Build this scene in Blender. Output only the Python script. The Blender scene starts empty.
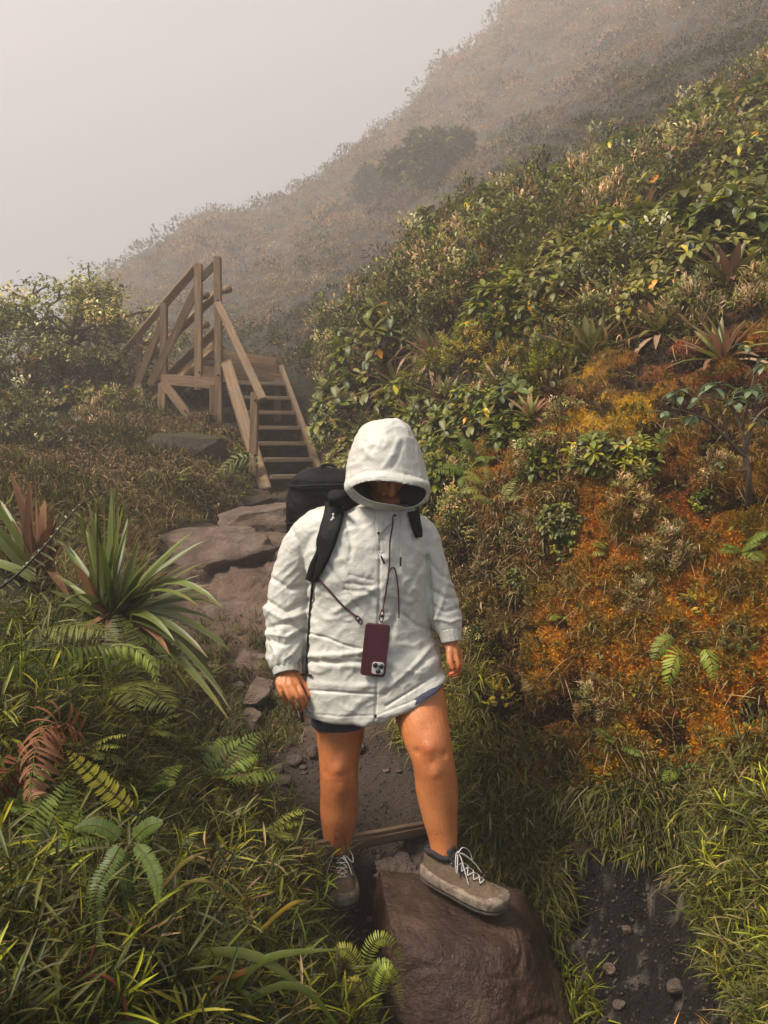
import bpy, bmesh, math, random
import numpy as np
from mathutils import Vector, Matrix, Quaternion, noise
from mathutils.bvhtree import BVHTree

# ---------------------------------------------------------------- scene, camera, light
S = bpy.context.scene
COL = S.collection
PI = math.pi
F = 796.0; CZ = 1.56; PITCH = math.atan2(72, F)
cp, sp_ = math.cos(PITCH), math.sin(PITCH)
CAM = Vector((0, 0, CZ))

def ray(px, py):
    rx = (px - 384) / F; ru = -(py - 512) / F
    return Vector((rx, ru * sp_ + cp, ru * cp - sp_))
def at(px, py, Y):
    "the world point that stands Y metres down the trail and is seen at this place"
    d = ray(px, py)
    return CAM + d * (Y / d.y)
def topx(x, y, z):
    z = z - CZ
    dep = y * cp - z * sp_; up = y * sp_ + z * cp
    return 384 + F * x / dep, 512 - F * up / dep

def inpoly(px, py, poly):
    ins = np.zeros(len(px), bool); j = len(poly) - 1
    for i in range(len(poly)):
        xi, yi = poly[i]; xj, yj = poly[j]
        if yi != yj: ins ^= ((yi > py) != (yj > py)) & (px < (xj - xi) * (py - yi) / (yj - yi) + xi)
        j = i
    return ins
camd = bpy.data.cameras.new('camera'); cam = bpy.data.objects.new('camera', camd); COL.objects.link(cam)
cam.location = CAM; cam.rotation_euler = (PI / 2 - PITCH, 0, 0)
camd.sensor_fit = 'VERTICAL'; camd.sensor_height = 36; camd.lens = 36 * F / 1024
camd.clip_start = 0.05; camd.clip_end = 900
S.camera = cam

SUN_EL, SUN_AZ = math.radians(53), math.radians(-114)     # azimuth from +Y towards +X : behind-left of the camera
w = bpy.data.worlds.new('World'); S.world = w; w.use_nodes = True
nt = w.node_tree; bg = nt.nodes['Background']
sky = nt.nodes.new('ShaderNodeTexSky'); sky.sky_type = 'NISHITA'; sky.sun_disc = False
sky.sun_elevation = SUN_EL; sky.sun_rotation = SUN_AZ
sky.air_density = 1.0; sky.dust_density = 3.0
hs = nt.nodes.new('ShaderNodeHueSaturation'); hs.inputs['Saturation'].default_value = 0.12
mx = nt.nodes.new('ShaderNodeMix'); mx.data_type = 'RGBA'; mx.inputs[0].default_value = 0.80
mx.inputs[7].default_value = (2.15, 2.6, 3.15, 1)
nt.links.new(sky.outputs[0], hs.inputs['Color']); nt.links.new(hs.outputs[0], mx.inputs[6])
nt.links.new(mx.outputs[2], bg.inputs['Color']); bg.inputs['Strength'].default_value = 0.15

sl = bpy.data.lights.new('sun', 'SUN'); so = bpy.data.objects.new('sun', sl); COL.objects.link(so)
sl.energy = 5.0; sl.angle = math.radians(17); sl.color = (1.0, 0.93, 0.84)
sd = Vector((math.sin(SUN_AZ) * math.cos(SUN_EL), math.cos(SUN_AZ) * math.cos(SUN_EL), math.sin(SUN_EL)))
so.rotation_euler = (-sd).to_track_quat('-Z', 'Y').to_euler()
S.view_settings.view_transform = 'Standard'; S.view_settings.look = 'None'
S.view_settings.exposure = 0.66; S.view_settings.gamma = 1
S.render.engine = 'CYCLES'
S.cycles.use_denoising = True
S.cycles.max_bounces = 6; S.cycles.diffuse_bounces = 3; S.cycles.glossy_bounces = 2; S.cycles.transmission_bounces = 3
S.cycles.volume_bounces = 1; S.cycles.transparent_max_bounces = 4
S.cycles.use_adaptive_sampling = True; S.cycles.adaptive_threshold = 0.02

# ---------------------------------------------------------------- materials
def srgb(r, g, b):
    f = lambda c: ((c / 255 + .055) / 1.055) ** 2.4 if c > 10 else c / 255 / 12.92
    return (f(r), f(g), f(b), 1)
class NT:
    def __init__(s, name):
        s.m = bpy.data.materials.new(name); s.m.use_nodes = True; s.t = s.m.node_tree
        s.b = s.t.nodes['Principled BSDF']; s.b.inputs['Specular IOR Level'].default_value = 0.3
        s.c = s.t.nodes.new('ShaderNodeTexCoord')
    def n(s, t, **k):
        o = s.t.nodes.new('ShaderNode' + t)
        for a, v in k.items(): setattr(o, a, v)
        return o
    def l(s, a, b): s.t.links.new(a, b)
    def noise(s, scale, detail=5, rough=.6, vec=None, dist=0, stretch=None):
        o = s.n('TexNoise'); o.inputs['Scale'].default_value = scale; o.inputs['Detail'].default_value = detail
        o.inputs['Roughness'].default_value = rough; o.inputs['Distortion'].default_value = dist
        v = vec or s.c.outputs['Object']
        if stretch:
            mp = s.n('Mapping'); mp.inputs['Scale'].default_value = stretch; s.l(v, mp.inputs[0]); v = mp.outputs[0]
        s.l(v, o.inputs['Vector']); return o.outputs['Fac']
    def ramp(s, fac, stops):
        r = s.n('ValToRGB'); el = r.color_ramp.elements
        while len(el) < len(stops): el.new(.5)
        for e, (p, c) in zip(el, stops): e.position = p; e.color = c if len(c) == 4 else (*c, 1)
        s.l(fac, r.inputs[0]); return r.outputs[0]
    def mix(s, fac, a, b, mode='MIX'):
        m = s.n('Mix', data_type='RGBA', blend_type=mode)
        for i, v in ((0, fac), (6, a), (7, b)):
            if isinstance(v, (int, float)): m.inputs[i].default_value = v
            elif isinstance(v, tuple): m.inputs[i].default_value = v if len(v) == 4 else (*v, 1)
            else: s.l(v, m.inputs[i])
        return m.outputs[2]
    def attr(s, name):
        a = s.n('Attribute'); a.attribute_name = name; return a
    def set(s, col=None, rough=None, bump=None, dist=.01, strength=1.0):
        if col is not None:
            if isinstance(col, tuple): s.b.inputs['Base Color'].default_value = col if len(col) == 4 else (*col, 1)
            else: s.l(col, s.b.inputs['Base Color'])
        if rough is not None:
            if isinstance(rough, (int, float)): s.b.inputs['Roughness'].default_value = rough
            else: s.l(rough, s.b.inputs['Roughness'])
        if bump is not None:
            bp = s.n('Bump'); bp.inputs['Distance'].default_value = dist; bp.inputs['Strength'].default_value = strength
            s.l(bump, bp.inputs['Height']); s.l(bp.outputs[0], s.b.inputs['Normal'])
        return s.m

def plain(name, col, rough=.7, nscale=20, var=.25, bump=.002, bscale=60, metal=0):
    t = NT(name)
    a = tuple(c * (1 - var) for c in col[:3]); b = tuple(min(1, c * (1 + var)) for c in col[:3])
    t.b.inputs['Metallic'].default_value = metal
    return t.set(t.ramp(t.noise(nscale), [(.3, a), (.7, b)]), rough, t.noise(bscale), bump)

def leaf_mat(name, rough=.5, transl=.3, spec=.35, gain=1.0):
    t = NT(name); col = t.attr('Col').outputs['Color']
    oi_ = t.n('ObjectInfo'); rv = t.ramp(oi_.outputs['Random'], [(0, (.72, .74, .80)), (1, (1.22, 1.16, 1.05))]); col = t.mix(1.0, col, rv, 'MULTIPLY')
    v = t.mix(t.noise(14, 3), (.75 * gain,) * 3, (1.25 * gain, 1.2 * gain, 1.1 * gain)); col = t.mix(1.0, col, v, 'MULTIPLY')
    t.set(col, rough); t.b.inputs['Specular IOR Level'].default_value = spec
    tr = t.n('BsdfTranslucent'); t.l(col, tr.inputs['Color'])
    ms = t.n('MixShader'); ms.inputs[0].default_value = transl
    t.l(t.b.outputs[0], ms.inputs[1]); t.l(tr.outputs[0], ms.inputs[2])
    out = t.t.nodes['Material Output']; t.l(ms.outputs[0], out.inputs['Surface'])
    return t.m

M = {}
M['leaf'] = leaf_mat('leaf_surface', .43, .27, .36, 1.6)
M['grass'] = leaf_mat('grass_surface', .5, .32, .34, 1.2)
M['dry'] = leaf_mat('dry_leaf_surface', .8, .15, .15)
M['moss'] = leaf_mat('moss_sprig_surface', .9, .1, .05)
M['far'] = leaf_mat('distant_foliage_surface', .7, .1, .15)

# ---------------------------------------------------------------- object helpers
def tag(o, label=None, cat=None, group=None, kind=None):
    if label: o['label'] = label
    if cat: o['category'] = cat
    if group: o['group'] = group
    if kind: o['kind'] = kind
    return o
def empty(name, loc=(0, 0, 0), rz=0, label=None, cat=None, group=None):
    o = bpy.data.objects.new(name, None); COL.objects.link(o); o.location = loc; o.rotation_euler = (0, 0, rz)
    o.empty_display_size = .05
    return tag(o, label, cat, group)
def link(name, me, mat=None, parent=None, smooth=True):
    o = bpy.data.objects.new(name, me); COL.objects.link(o)
    if mat and not me.materials: me.materials.append(mat)
    if parent: o.parent = parent
    if smooth and len(me.polygons): me.polygons.foreach_set('use_smooth', np.ones(len(me.polygons), bool))
    return o
CHILD = {}
def copy_tree(o, loc=None, rot=None, scale=None, kids=None):
    c = o.copy(); COL.objects.link(c)
    for ch in (kids if kids is not None else o.children):
        d = ch.copy(); COL.objects.link(d); d.parent = c
    if loc is not None: c.location = loc
    if rot is not None: c.rotation_mode = 'XYZ'; c.rotation_euler = rot
    if scale is not None: c.scale = (scale,) * 3 if isinstance(scale, (int, float)) else scale
    return c

class Acc:
    "collects vertices, faces and vertex colours; build() links them as ONE mesh object"
    def __init__(s): s.V = []; s.Q = []; s.T = []; s.C = []; s.n = 0
    def add(s, v, q=None, t=None, c=(1, 1, 1)):
        v = np.asarray(v, np.float32).reshape(-1, 3)
        if q is not None and len(q): s.Q.append(np.asarray(q, np.int64).reshape(-1, 4) + s.n)
        if t is not None and len(t): s.T.append(np.asarray(t, np.int64).reshape(-1, 3) + s.n)
        c = np.asarray(c, np.float32)
        if c.ndim == 1: c = np.tile(c[None, :3], (len(v), 1))
        s.V.append(v); s.C.append(c); s.n += len(v)
    def inst(s, tv, tq, R, T, sc, cols):
        "tv (n,3) template; R (m,3,3); T (m,3); sc (m,) or (m,3); cols (m,3) or (m,n,3)"
        m, n = len(T), len(tv)
        sc = np.asarray(sc, float); sc = sc[:, None] * np.ones(3) if sc.ndim == 1 else sc
        if tv.shape[1] == 4:
            vv = tv[None, :, :3] * sc[:, None, :]; vv[:, :, 2] += tv[None, :, 3] * sc[:, None, 0]
        else: vv = tv[None] * sc[:, None, :]
        vv = np.einsum('mij,mnj->mni', R, vv) + T[:, None, :]
        q = tq[None] + (np.arange(m) * n)[:, None, None]
        cols = np.asarray(cols, float)
        if cols.ndim == 2: cols = np.repeat(cols[:, None, :], n, 1)
        s.add(vv.reshape(-1, 3), q.reshape(-1, 4) if tq.shape[1] == 4 else None, q.reshape(-1, 3) if tq.shape[1] == 3 else None, cols.reshape(-1, 3))
    def mesh(s, name):
        V = np.concatenate(s.V); C = np.concatenate(s.C)
        Q = np.concatenate(s.Q) if s.Q else np.zeros((0, 4), int); T = np.concatenate(s.T) if s.T else np.zeros((0, 3), int)
        me = bpy.data.meshes.new(name); me.vertices.add(len(V)); me.vertices.foreach_set('co', V.ravel())
        loops = np.concatenate([Q.ravel(), T.ravel()]); me.loops.add(len(loops)); me.loops.foreach_set('vertex_index', loops.astype(np.int32))
        st = np.concatenate([np.arange(len(Q)) * 4, len(Q) * 4 + np.arange(len(T)) * 3]).astype(np.int32)
        me.polygons.add(len(st)); me.polygons.foreach_set('loop_start', st)
        a = me.color_attributes.new('Col', 'FLOAT_COLOR', 'POINT')
        a.data.foreach_set('color', np.concatenate([C, np.ones((len(C), 1), np.float32)], 1).astype(np.float32).ravel())
        me.update(calc_edges=True); me.validate()
        return me
    def build(s, name, mat, parent=None, smooth=True):
        return link(name, s.mesh(name), mat, parent, smooth)

def frames(D, roll=None, rng=None):
    "rotation matrices (m,3,3) with local +Y along D and local Z as 'up' side"
    D = D / np.linalg.norm(D, axis=1, keepdims=True)
    up = np.tile(np.array([[0, 0, 1.]]), (len(D), 1)); up[np.abs(D[:, 2]) > .97] = (0, 1, 0)
    X = np.cross(D, up); X /= np.linalg.norm(X, axis=1, keepdims=True); Z = np.cross(X, D)
    if roll is not None:
        c, s_ = np.cos(roll)[:, None], np.sin(roll)[:, None]; X, Z = X * c + Z * s_, Z * c - X * s_
    return np.stack([X, D, Z], 2)

def strip(width, bend, nseg=4, fold=.0, shape='blade'):
    "a leaf of length 1 along +Y drooping in -Z; returns verts, quads (3 verts across)"
    t = np.linspace(0, 1, nseg + 1)
    if shape == 'blade': wd = width * np.clip(1.15 - t ** 2.2 * 1.13, .03, 1)
    elif shape == 'lance': wd = width * np.clip(np.sin(PI * (t * .93 + .05)) ** .8, .04, 1)
    elif shape == 'obov': wd = width * np.clip(np.sin(PI * np.clip(t, 0, 1) ** 1.35 * .93 + .12) ** .75, .08, 1)
    else: wd = width * np.ones_like(t)
    ang = bend * t; y = np.concatenate([[0], np.cumsum(np.cos(ang[1:]) / nseg)]); z = -np.concatenate([[0], np.cumsum(np.sin(ang[1:]) / nseg)])
    V = []
    for i in range(nseg + 1):
        for sx in (-1, 0, 1):
            V.append((sx * wd[i] / 2, y[i], z[i], fold * wd[i] * abs(sx)))
    Q = []
    for i in range(nseg):
        a = i * 3
        Q += [(a, a + 1, a + 4, a + 3), (a + 1, a + 2, a + 5, a + 4)]
    return np.array(V), np.array(Q)

def crom(pts, n):
    "Catmull-Rom resample of an (k,d) array to n points"
    P = np.asarray(pts, float); k = len(P)
    if k == 2: return P[0] + (P[1] - P[0]) * np.linspace(0, 1, n)[:, None]
    E = np.vstack([2 * P[0] - P[1], P, 2 * P[-1] - P[-2]]); out = []
    for u in np.linspace(0, k - 1 - 1e-9, n):
        i = int(u); t = u - i; p0, p1, p2, p3 = E[i:i + 4]
        out.append(.5 * (2 * p1 + (p2 - p0) * t + (2 * p0 - 5 * p1 + 4 * p2 - p3) * t * t + (3 * p1 - p0 - 3 * p2 + p3) * t ** 3))
    return np.array(out)

def tube(acc, pts, rad, n=10, seg=None, cap=True, col=(1, 1, 1), flat=1.0, flatdir=None, lump=0, seed=0):
    "tube along pts with radii; rad scalar or list; flat squashes along flatdir"
    pts = np.asarray(pts, float); rad = np.full(len(pts), rad, float) if np.isscalar(rad) else np.asarray(rad, float)
    if seg:
        pr = crom(np.hstack([pts, rad[:, None]]), seg); pts, rad = pr[:, :3], np.maximum(pr[:, 3], 1e-4)
    k = len(pts); tan = np.gradient(pts, axis=0); tan /= np.linalg.norm(tan, axis=1, keepdims=True) + 1e-12
    ref = np.array(flatdir, float) if flatdir is not None else (np.array([0, 0, 1.]) if abs(tan[0][2]) < .9 else np.array([1., 0, 0]))
    V = []; N = ref
    rr = np.random.default_rng(seed)
    for i in range(k):
        N = N - tan[i] * N.dot(tan[i]); N /= np.linalg.norm(N) + 1e-12; B = np.cross(tan[i], N)
        for j in range(n):
            a = 2 * PI * j / n; r = rad[i] * (1 + lump * rr.uniform(-1, 1))
            V.append(pts[i] + (N * math.cos(a) * flat + B * math.sin(a)) * r)
    Q = [(i * n + j, i * n + (j + 1) % n, (i + 1) * n + (j + 1) % n, (i + 1) * n + j) for i in range(k - 1) for j in range(n)]
    T = []
    if cap:
        V.append(pts[0] - tan[0] * rad[0] * .3); V.append(pts[-1] + tan[-1] * rad[-1] * .3); c0, c1 = k * n, k * n + 1
        T += [(c0, (j + 1) % n, j) for j in range(n)] + [(c1, (k - 1) * n + j, (k - 1) * n + (j + 1) % n) for j in range(n)]
    acc.add(V, Q, T, col)

def fbm(p, o=4, s=1.0):
    return noise.fractal(Vector(p) * s, 1.0, 2.0, o)

# ---------------------------------------------------------------- terrain
CTRL = []      # world x, y, z
def cpix(*a):
    for px, py, Y in a:
        if Y > 12: Y = Y + (Y - 12) * 3.8
        p = at(px, py, Y); CTRL.append((p.x, p.y, p.z))
CTRL += [(0.2, -2, -.6), (0.25, 0, -.5), (0.25, 1, -.5), (.25, 1.7, -.5), (0.1, 2.2, -.22), (.45, 2.2, -.4),
         (-.8, -1, .3), (-2.5, -1, .9), (-2.5, 1, 1.1), (-4, 2.5, 1.3), (1.3, -1, 0), (3, -1, 1.2), (3, 1, 1.3), (5, 2.5, 2.4),
         (1.6, 1, .45), (1.2, 1.6, .3), (-.5, .3, .35), (-.35, .9, .33), (-.1, 1.0, .0), (.9, 1.2, .0), (-.156, 2.65, .0), (-.14, 2.85, .02)]
cpix((340, 960, 2.25), (360, 1015, 2.05), (600, 940, 2.5), (680, 1000, 2.2), (620, 1023, 2.25), (540, 860, 2.85), (640, 836, 2.75), (590, 842, 2.8),
     (560, 900, 2.75), (640, 890, 2.68), (700, 930, 2.55),
     (720, 880, 2.4), (768, 990, 2.0), (700, 850, 2.5), (768, 880, 2.25), (480, 790, 3.1), (560, 780, 3.0), (640, 780, 2.8), (740, 780, 2.55),
     (500, 700, 3.3), (580, 680, 3.1), (680, 680, 2.95), (768, 680, 2.8), (490, 600, 3.6), (560, 580, 3.45), (660, 560, 3.3), (768, 560, 3.1),
     (480, 520, 4.0), (560, 480, 3.75), (660, 460, 3.55), (768, 460, 3.35), (555, 415, 4.1), (640, 372, 4.1), (740, 330, 4.1), (590, 440, 3.7), (700, 420, 3.6),
     (430, 450, 5.5), (380, 450, 7.0), (360, 430, 8.3), (370, 350, 8.2), (450, 350, 6.4), (550, 325, 5.6), (660, 285, 5.4), (768, 245, 5.2),
     (400, 310, 8.6), (460, 262, 8.6), (560, 222, 8.7), (680, 178, 8.7), (768, 130, 8.7), (900, 55, 9), (620, 176, 11.5), (768, 88, 12),
     (460, 235, 11), (380, 320, 11),
     (330, 310, 15), (250, 310, 17), (150, 335, 17), (350, 225, 21), (200, 222, 25), (110, 300, 27), (330, 182, 27), (430, 80, 29), (520, 5, 31), (640, -90, 33),
     (760, -180, 34), (550, 105, 21), (650, 55, 17), (768, -5, 16), (500, 175, 17), (430, 215, 15), (270, 260, 21), (390, 150, 24), (470, 100, 25), (700, -60, 22),
     (60, 405, 11), (120, 450, 8), (40, 440, 8), (-40, 440, 8), (0, 430, 10), (100, 500, 6), (200, 480, 7.3), (30, 530, 4.5), (240, 495, 7.8), (295, 495, 8.6), (180, 425, 9.6),
     (220, 440, 9.0), (170, 445, 8.5), (110, 655, 2.8), (0, 620, 2.6), (60, 590, 3.3), (200, 735, 2.9), (250, 785, 2.65), (300, 885, 2.4),
     (100, 770, 2.0), (0, 725, 1.9), (-60, 700, 2.2), (150, 875, 1.8), (0, 880, 1.5), (100, 1023, 1.35), (250, 1023, 1.65), (0, 1050, 1.15),
     (345, 820, 3.1), (345, 760, 3.6), (300, 800, 3.2), (265, 730, 4.0), (400, 740, 3.7), (235, 690, 4.2), (240, 640, 4.6), (230, 605, 5.0), (160, 590, 5.0), (240, 555, 6), (170, 540, 6.0),
     (210, 520, 7), (300, 530, 6.5), (290, 600, 4.8), (380, 690, 4.0), (445, 690, 3.8), (340, 640, 4.4), (350, 560, 5.4), (420, 600, 4.3))
CTRL += [(-8, 12, 1.6), (-12, 10, 0.0), (-16, 22, 0.5), (-26, 36, 1.0), (-55, 60, -9), (-40, 20, -9), (-36, 160, 6), (3, 165, 36), (42, 165, 62), (-80, 100, -25),
         (-60, 200, -30), (60, 220, 10), (160, 150, 60), (-140, 120, -30), (13, 10, 8.0), (18, 22, 16), (40, 50, 34), (60, 62, 40), (10, 5, 5.5), (12, -2, 4), (-9, 3, 1.6), (-9, -2, 1.0), (2.5, -3, .4), (-20, 0, -3), (40, 0, 14)]
CT = np.array(CTRL)
def uv(x, y):
    r = np.maximum(np.asarray(y, float), -1.0) + 2.2
    return np.stack([np.asarray(x, float) / r * 1.6, np.log(r)], -1)
CU = uv(CT[:, 0], CT[:, 1])
def _k(a, b):
    d = np.sqrt(((a[:, None, :] - b[None]) ** 2).sum(-1) + 4e-4); return d
_zs = CT[:, 2]
_A = _k(CU, CU); _n = len(CU)
_A += np.eye(_n) * -0.004
_P = np.hstack([np.ones((_n, 1)), CU])
_Mx = np.block([[_A, _P], [_P.T, np.zeros((3, 3))]])
_W = np.linalg.solve(_Mx, np.concatenate([_zs, np.zeros(3)]))
def H0(x, y):
    x = np.atleast_1d(np.asarray(x, float)); y = np.atleast_1d(np.asarray(y, float)); out = np.empty(len(x))
    for i in range(0, len(x), 20000):
        U = uv(x[i:i + 20000], y[i:i + 20000]); out[i:i + 20000] = _k(U, CU) @ _W[:_n] + _W[_n] + U @ _W[_n + 1:]
    return out

NU, NV = 620, 760
vv = np.linspace(0, 1, NV); ys = np.where(vv < .04, -3 + vv / .04 * 3.2, .2 * (160 / .2) ** np.clip((vv - .04) / .96, 0, 1))
# denser rows where the bank is seen: remap so that 1-6 m gets the most rows
ys = np.interp(np.linspace(0, 1, NV), [0, .03, .10, .52, .72, .94, 1], [-3, .2, 1.0, 4.6, 9.5, 118, 178])
uu = np.linspace(-1, 1, NU); half = np.maximum(ys, 0) * .85 + 3.0
UU, VY = np.meshgrid(np.sign(uu) * np.abs(uu) ** 1.25, ys); HX = np.repeat(half[:, None], NU, 1)
GX = UU * HX; GX = GX + .18 * np.clip(VY, 0, 4); GY = VY
gx, gy = GX.ravel(), GY.ravel(); gz = H0(gx, gy)
# picture-space helpers for region masks (where things grow, in terms of directions from the path)
def seg_dist(x, y, pl):
    d = np.full(len(x), 1e9)
    for (x0, y0), (x1, y1) in zip(pl[:-1], pl[1:]):
        vx, vy = x1 - x0, y1 - y0; t = np.clip(((x - x0) * vx + (y - y0) * vy) / (vx * vx + vy * vy), 0, 1)
        d = np.minimum(d, np.hypot(x - x0 - t * vx, y - y0 - t * vy))
    return d
PATHLINE = [(.35, -3), (.3, 1.5), (.22, 2.2), (-.02, 2.7), (-.12, 3.3), (-.3, 3.9), (-.75, 4.5), (-.95, 5.3), (-1.0, 6.3), (-.95, 7.5), (-.97, 8.8)]
_pw = lambda y: np.interp(y, [0, 2.2, 2.7, 3.3, 3.9, 4.6, 6, 8.8], [.5, .32, .22, .32, .36, .42, .42, .35])
pathd = seg_dist(gx, gy, PATHLINE) / _pw(gy)
slope = np.zeros_like(gz)
dzdx = np.gradient(gz.reshape(NV, NU), axis=1) / np.gradient(GX, axis=1); slope = np.abs(dzdx).ravel()
P3 = [Vector((a, b, c)) for a, b, c in zip(gx, gy, gz)]
nf = np.array([noise.fractal(p * 1.3, 1, 2, 3) for p in P3]); nm = np.array([noise.fractal(p * 6.0, 1, 2.1, 4) for p in P3]); ng = np.array([noise.fractal(p * 24, 1, 2.1, 3) for p in P3])
pathm = np.clip(1.35 - pathd, 0, 1)
far = np.clip((gy - 9) / 8, 0, 1)
amp = (.09 * (1 - pathm) + .02)
bankz = inpoly(*topx(gx, np.maximum(gy, .3), gz), [(440, 500), (470, 440), (545, 395), (600, 350), (690, 335), (740, 305), (900, 280), (900, 850), (700, 830), (600, 830), (480, 800), (455, 700), (450, 600)]) & (gy < 5.2)
gz2 = gz + nf * amp * .5 + nm * (.05 * (1 - pathm) + .012) * (1 - far * .3) + ng * .011 * (1 - far) + far * nf * .35 + np.clip((gy - 26) / 30, 0, 1) * np.array([noise.fractal(Vector((p.x * .07, p.y * .035, p.z * .02)), 1, 2, 4) for p in P3]) * 2.6
gx2 = gx - np.clip(slope, 0, 2) * (nm * (.04 + .035 * bankz) + ng * .012 + nf * .05 * bankz) * (1 - pathm) * (1 - far)
# the upper trail is worn rock: ledges and risers
rk = np.clip((gy - 3.7) / .4, 0, 1) * np.clip((9 - gy) / .5, 0, 1) * np.clip(1.75 - pathd * .9, 0, 1)
st_h = .15; zw = gz2 + nf * .10 + nm * .05; fr = zw / st_h - np.floor(zw / st_h); terr = (np.floor(zw / st_h) + np.clip((fr - .62) / .38, 0, 1) ** 1.5) * st_h - (nf * .10 + nm * .05)
holeh = inpoly(*topx(gx, np.maximum(gy, .3), gz), [(545, 868), (600, 850), (660, 850), (690, 900), (725, 985), (740, 1060), (560, 1060), (565, 940)]) & (gy < 3.4); gz2 = gz2 + holeh * (nm * .035 + ng * .012 - .02)
gz2 = gz2 * (1 - rk * .85) + terr * rk * .85 + rk * (.5 - np.abs(nm)) * .03
GV = np.stack([gx2, gy, gz2], 1)
idx = np.arange(NV * NU).reshape(NV, NU)
gq = np.stack([idx[:-1, :-1], idx[:-1, 1:], idx[1:, 1:], idx[1:, :-1]], -1).reshape(-1, 4)

# region weights in world terms ---------------------------------
PXG, PYG = topx(gx2, np.maximum(gy, .3), gz2)
def blob(px, py, cx, cy, rx, ry): return np.exp(-(((px - cx) / rx) ** 2 + ((py - cy) / ry) ** 2))
R_BANK = [(440, 500), (470, 440), (545, 395), (600, 350), (690, 335), (740, 305), (900, 280), (900, 850), (700, 830), (600, 830), (480, 800), (455, 700), (450, 600)]
R_HOLE = [(545, 868), (600, 850), (660, 850), (690, 900), (725, 985), (740, 1060), (560, 1060), (565, 940)]
near4 = gy < 5.2
bank = inpoly(PXG, PYG, R_BANK) & near4
hole = inpoly(PXG, PYG, R_HOLE) & (gy < 3.4)
c_dirt_shade = np.array([.075, .042, .022]); c_mud = np.array([.016, .011, .008]); c_path = np.array([.085, .060, .045]); c_green = np.array([.045, .045, .012])
c_or = np.array([.42, .165, .005]); c_ye = np.array([.74, .44, .012]); c_red = np.array([.22, .042, .012]); c_olive = np.array([.13, .10, .010]); c_brn = np.array([.10, .05, .022])
def L(a, b, t): return a * (1 - t[:, None]) + b * t[:, None]
ss = lambda v, a, b: np.clip((v - a) / (b - a), 0, 1)
C = np.tile(c_green * .4, (len(gz), 1))  # base green darkened: occlusion beneath the grass painted into the ground
C = L(C, c_dirt_shade, ss(slope, .6, 1.6) * .5 + ss(nm, -.1, .4) * .3)
def bankcol(px, py, n1, n2):
    c = np.tile(c_brn * .8, (len(px), 1))
    c = L(c, c_or, ss(n1, -.25, .25) * .75)
    c = L(c, c_ye * .8, np.clip(blob(px, py, 600, 400, 55, 38) * 1.6, 0, 1) * ss(n1, -.35, .15))
    c = L(c, c_red, np.clip(blob(px, py, 690, 355, 90, 28) + blob(px, py, 540, 410, 30, 60) * .7 + blob(px, py, 680, 520, 70, 50), 0, 1) * ss(n2, -.4, .1))
    c = L(c, c_or * 1.15, np.clip(blob(px, py, 740, 600, 50, 160) * .8 + blob(px, py, 700, 770, 90, 50) * .9 + blob(px, py, 660, 460, 60, 20) * .6, 0, 1) * ss(n2, -.2, .3))
    c = L(c, c_ye * .42, np.clip(blob(px, py, 490, 660, 40, 60) + blob(px, py, 750, 480, 30, 50) + blob(px, py, 600, 760, 60, 30) * .6, 0, 1) * ss(n1, -.3, .2))
    c = L(c, c_olive * .8, ss(n2, .02, .35) * .7); c = L(c, c_dirt_shade * .22, ss(-n2, .10, .34) * .9)  # soil, darkened in the low spots: shade of the hollows put into the colour
    return c
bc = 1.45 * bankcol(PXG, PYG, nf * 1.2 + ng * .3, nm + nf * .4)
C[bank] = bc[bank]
C = L(C, c_path, np.clip(pathm * 1.6, 0, 1) * (1 - ss(gy, 9.3, 10)))
c_rock = np.array([.19, .125, .092]) * (1 + .5 * nm[:, None] + .35 * ng[:, None])
C = C * (1 - rk[:, None]) + c_rock * rk[:, None]
C = L(C, c_mud * 2.4, np.clip(pathm * 1.6, 0, 1) * ss(2.95 - gy, 0, .1))
stk = np.clip(np.array([noise.fractal(Vector((p.x * 22, p.y * 22, p.z * 5)), 1, 2, 4) for p in (P3[i] for i in np.where(hole)[0])]) * 2.2 - .6, 0, 1)[:, None]; C[hole] = (c_mud * .8 * (1 + .35 * nm[:, None]))[hole] * (1 - stk) + np.array([.20, .165, .14]) * stk
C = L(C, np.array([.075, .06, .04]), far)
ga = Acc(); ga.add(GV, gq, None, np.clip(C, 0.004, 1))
t = NT('ground_surface'); col = t.attr('Col').outputs['Color']
v1 = t.mix(t.noise(9, 6, .7), (.62, .6, .6), (1.4, 1.35, 1.2)); v2 = t.mix(t.noise(70, 4, .7), (.6, .6, .62), (1.45, 1.4, 1.3))
col = t.mix(1., t.mix(1., col, v1, 'MULTIPLY'), v2, 'MULTIPLY')
nn = t.n('Math', operation='ADD'); t.l(t.noise(28, 6, .75), nn.inputs[0]); t.l(t.noise(120, 3, .7), nn.inputs[1])
M['ground'] = t.set(col, t.ramp(t.noise(12, 4), [(.3, (.45,) * 3), (.65, (.95,) * 3)]), nn.outputs[0], .035)
ground = ga.build('ground', M['ground']); tag(ground, kind='structure')
GB = BVHTree.FromPolygons([tuple(v) for v in GV.tolist()], gq.tolist())
def drop(x, y):
    "point and normal of the ground below (x, y)"
    h = GB.ray_cast(Vector((x, y, 60)), Vector((0, 0, -1)))
    return (h[0], h[1]) if h[0] is not None else (Vector((x, y, 0)), Vector((0, 0, 1)))
def hit(px, py):
    h = GB.ray_cast(CAM, ray(px, py).normalized())
    return (h[0], h[1]) if h[0] is not None else (None, None)

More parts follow.
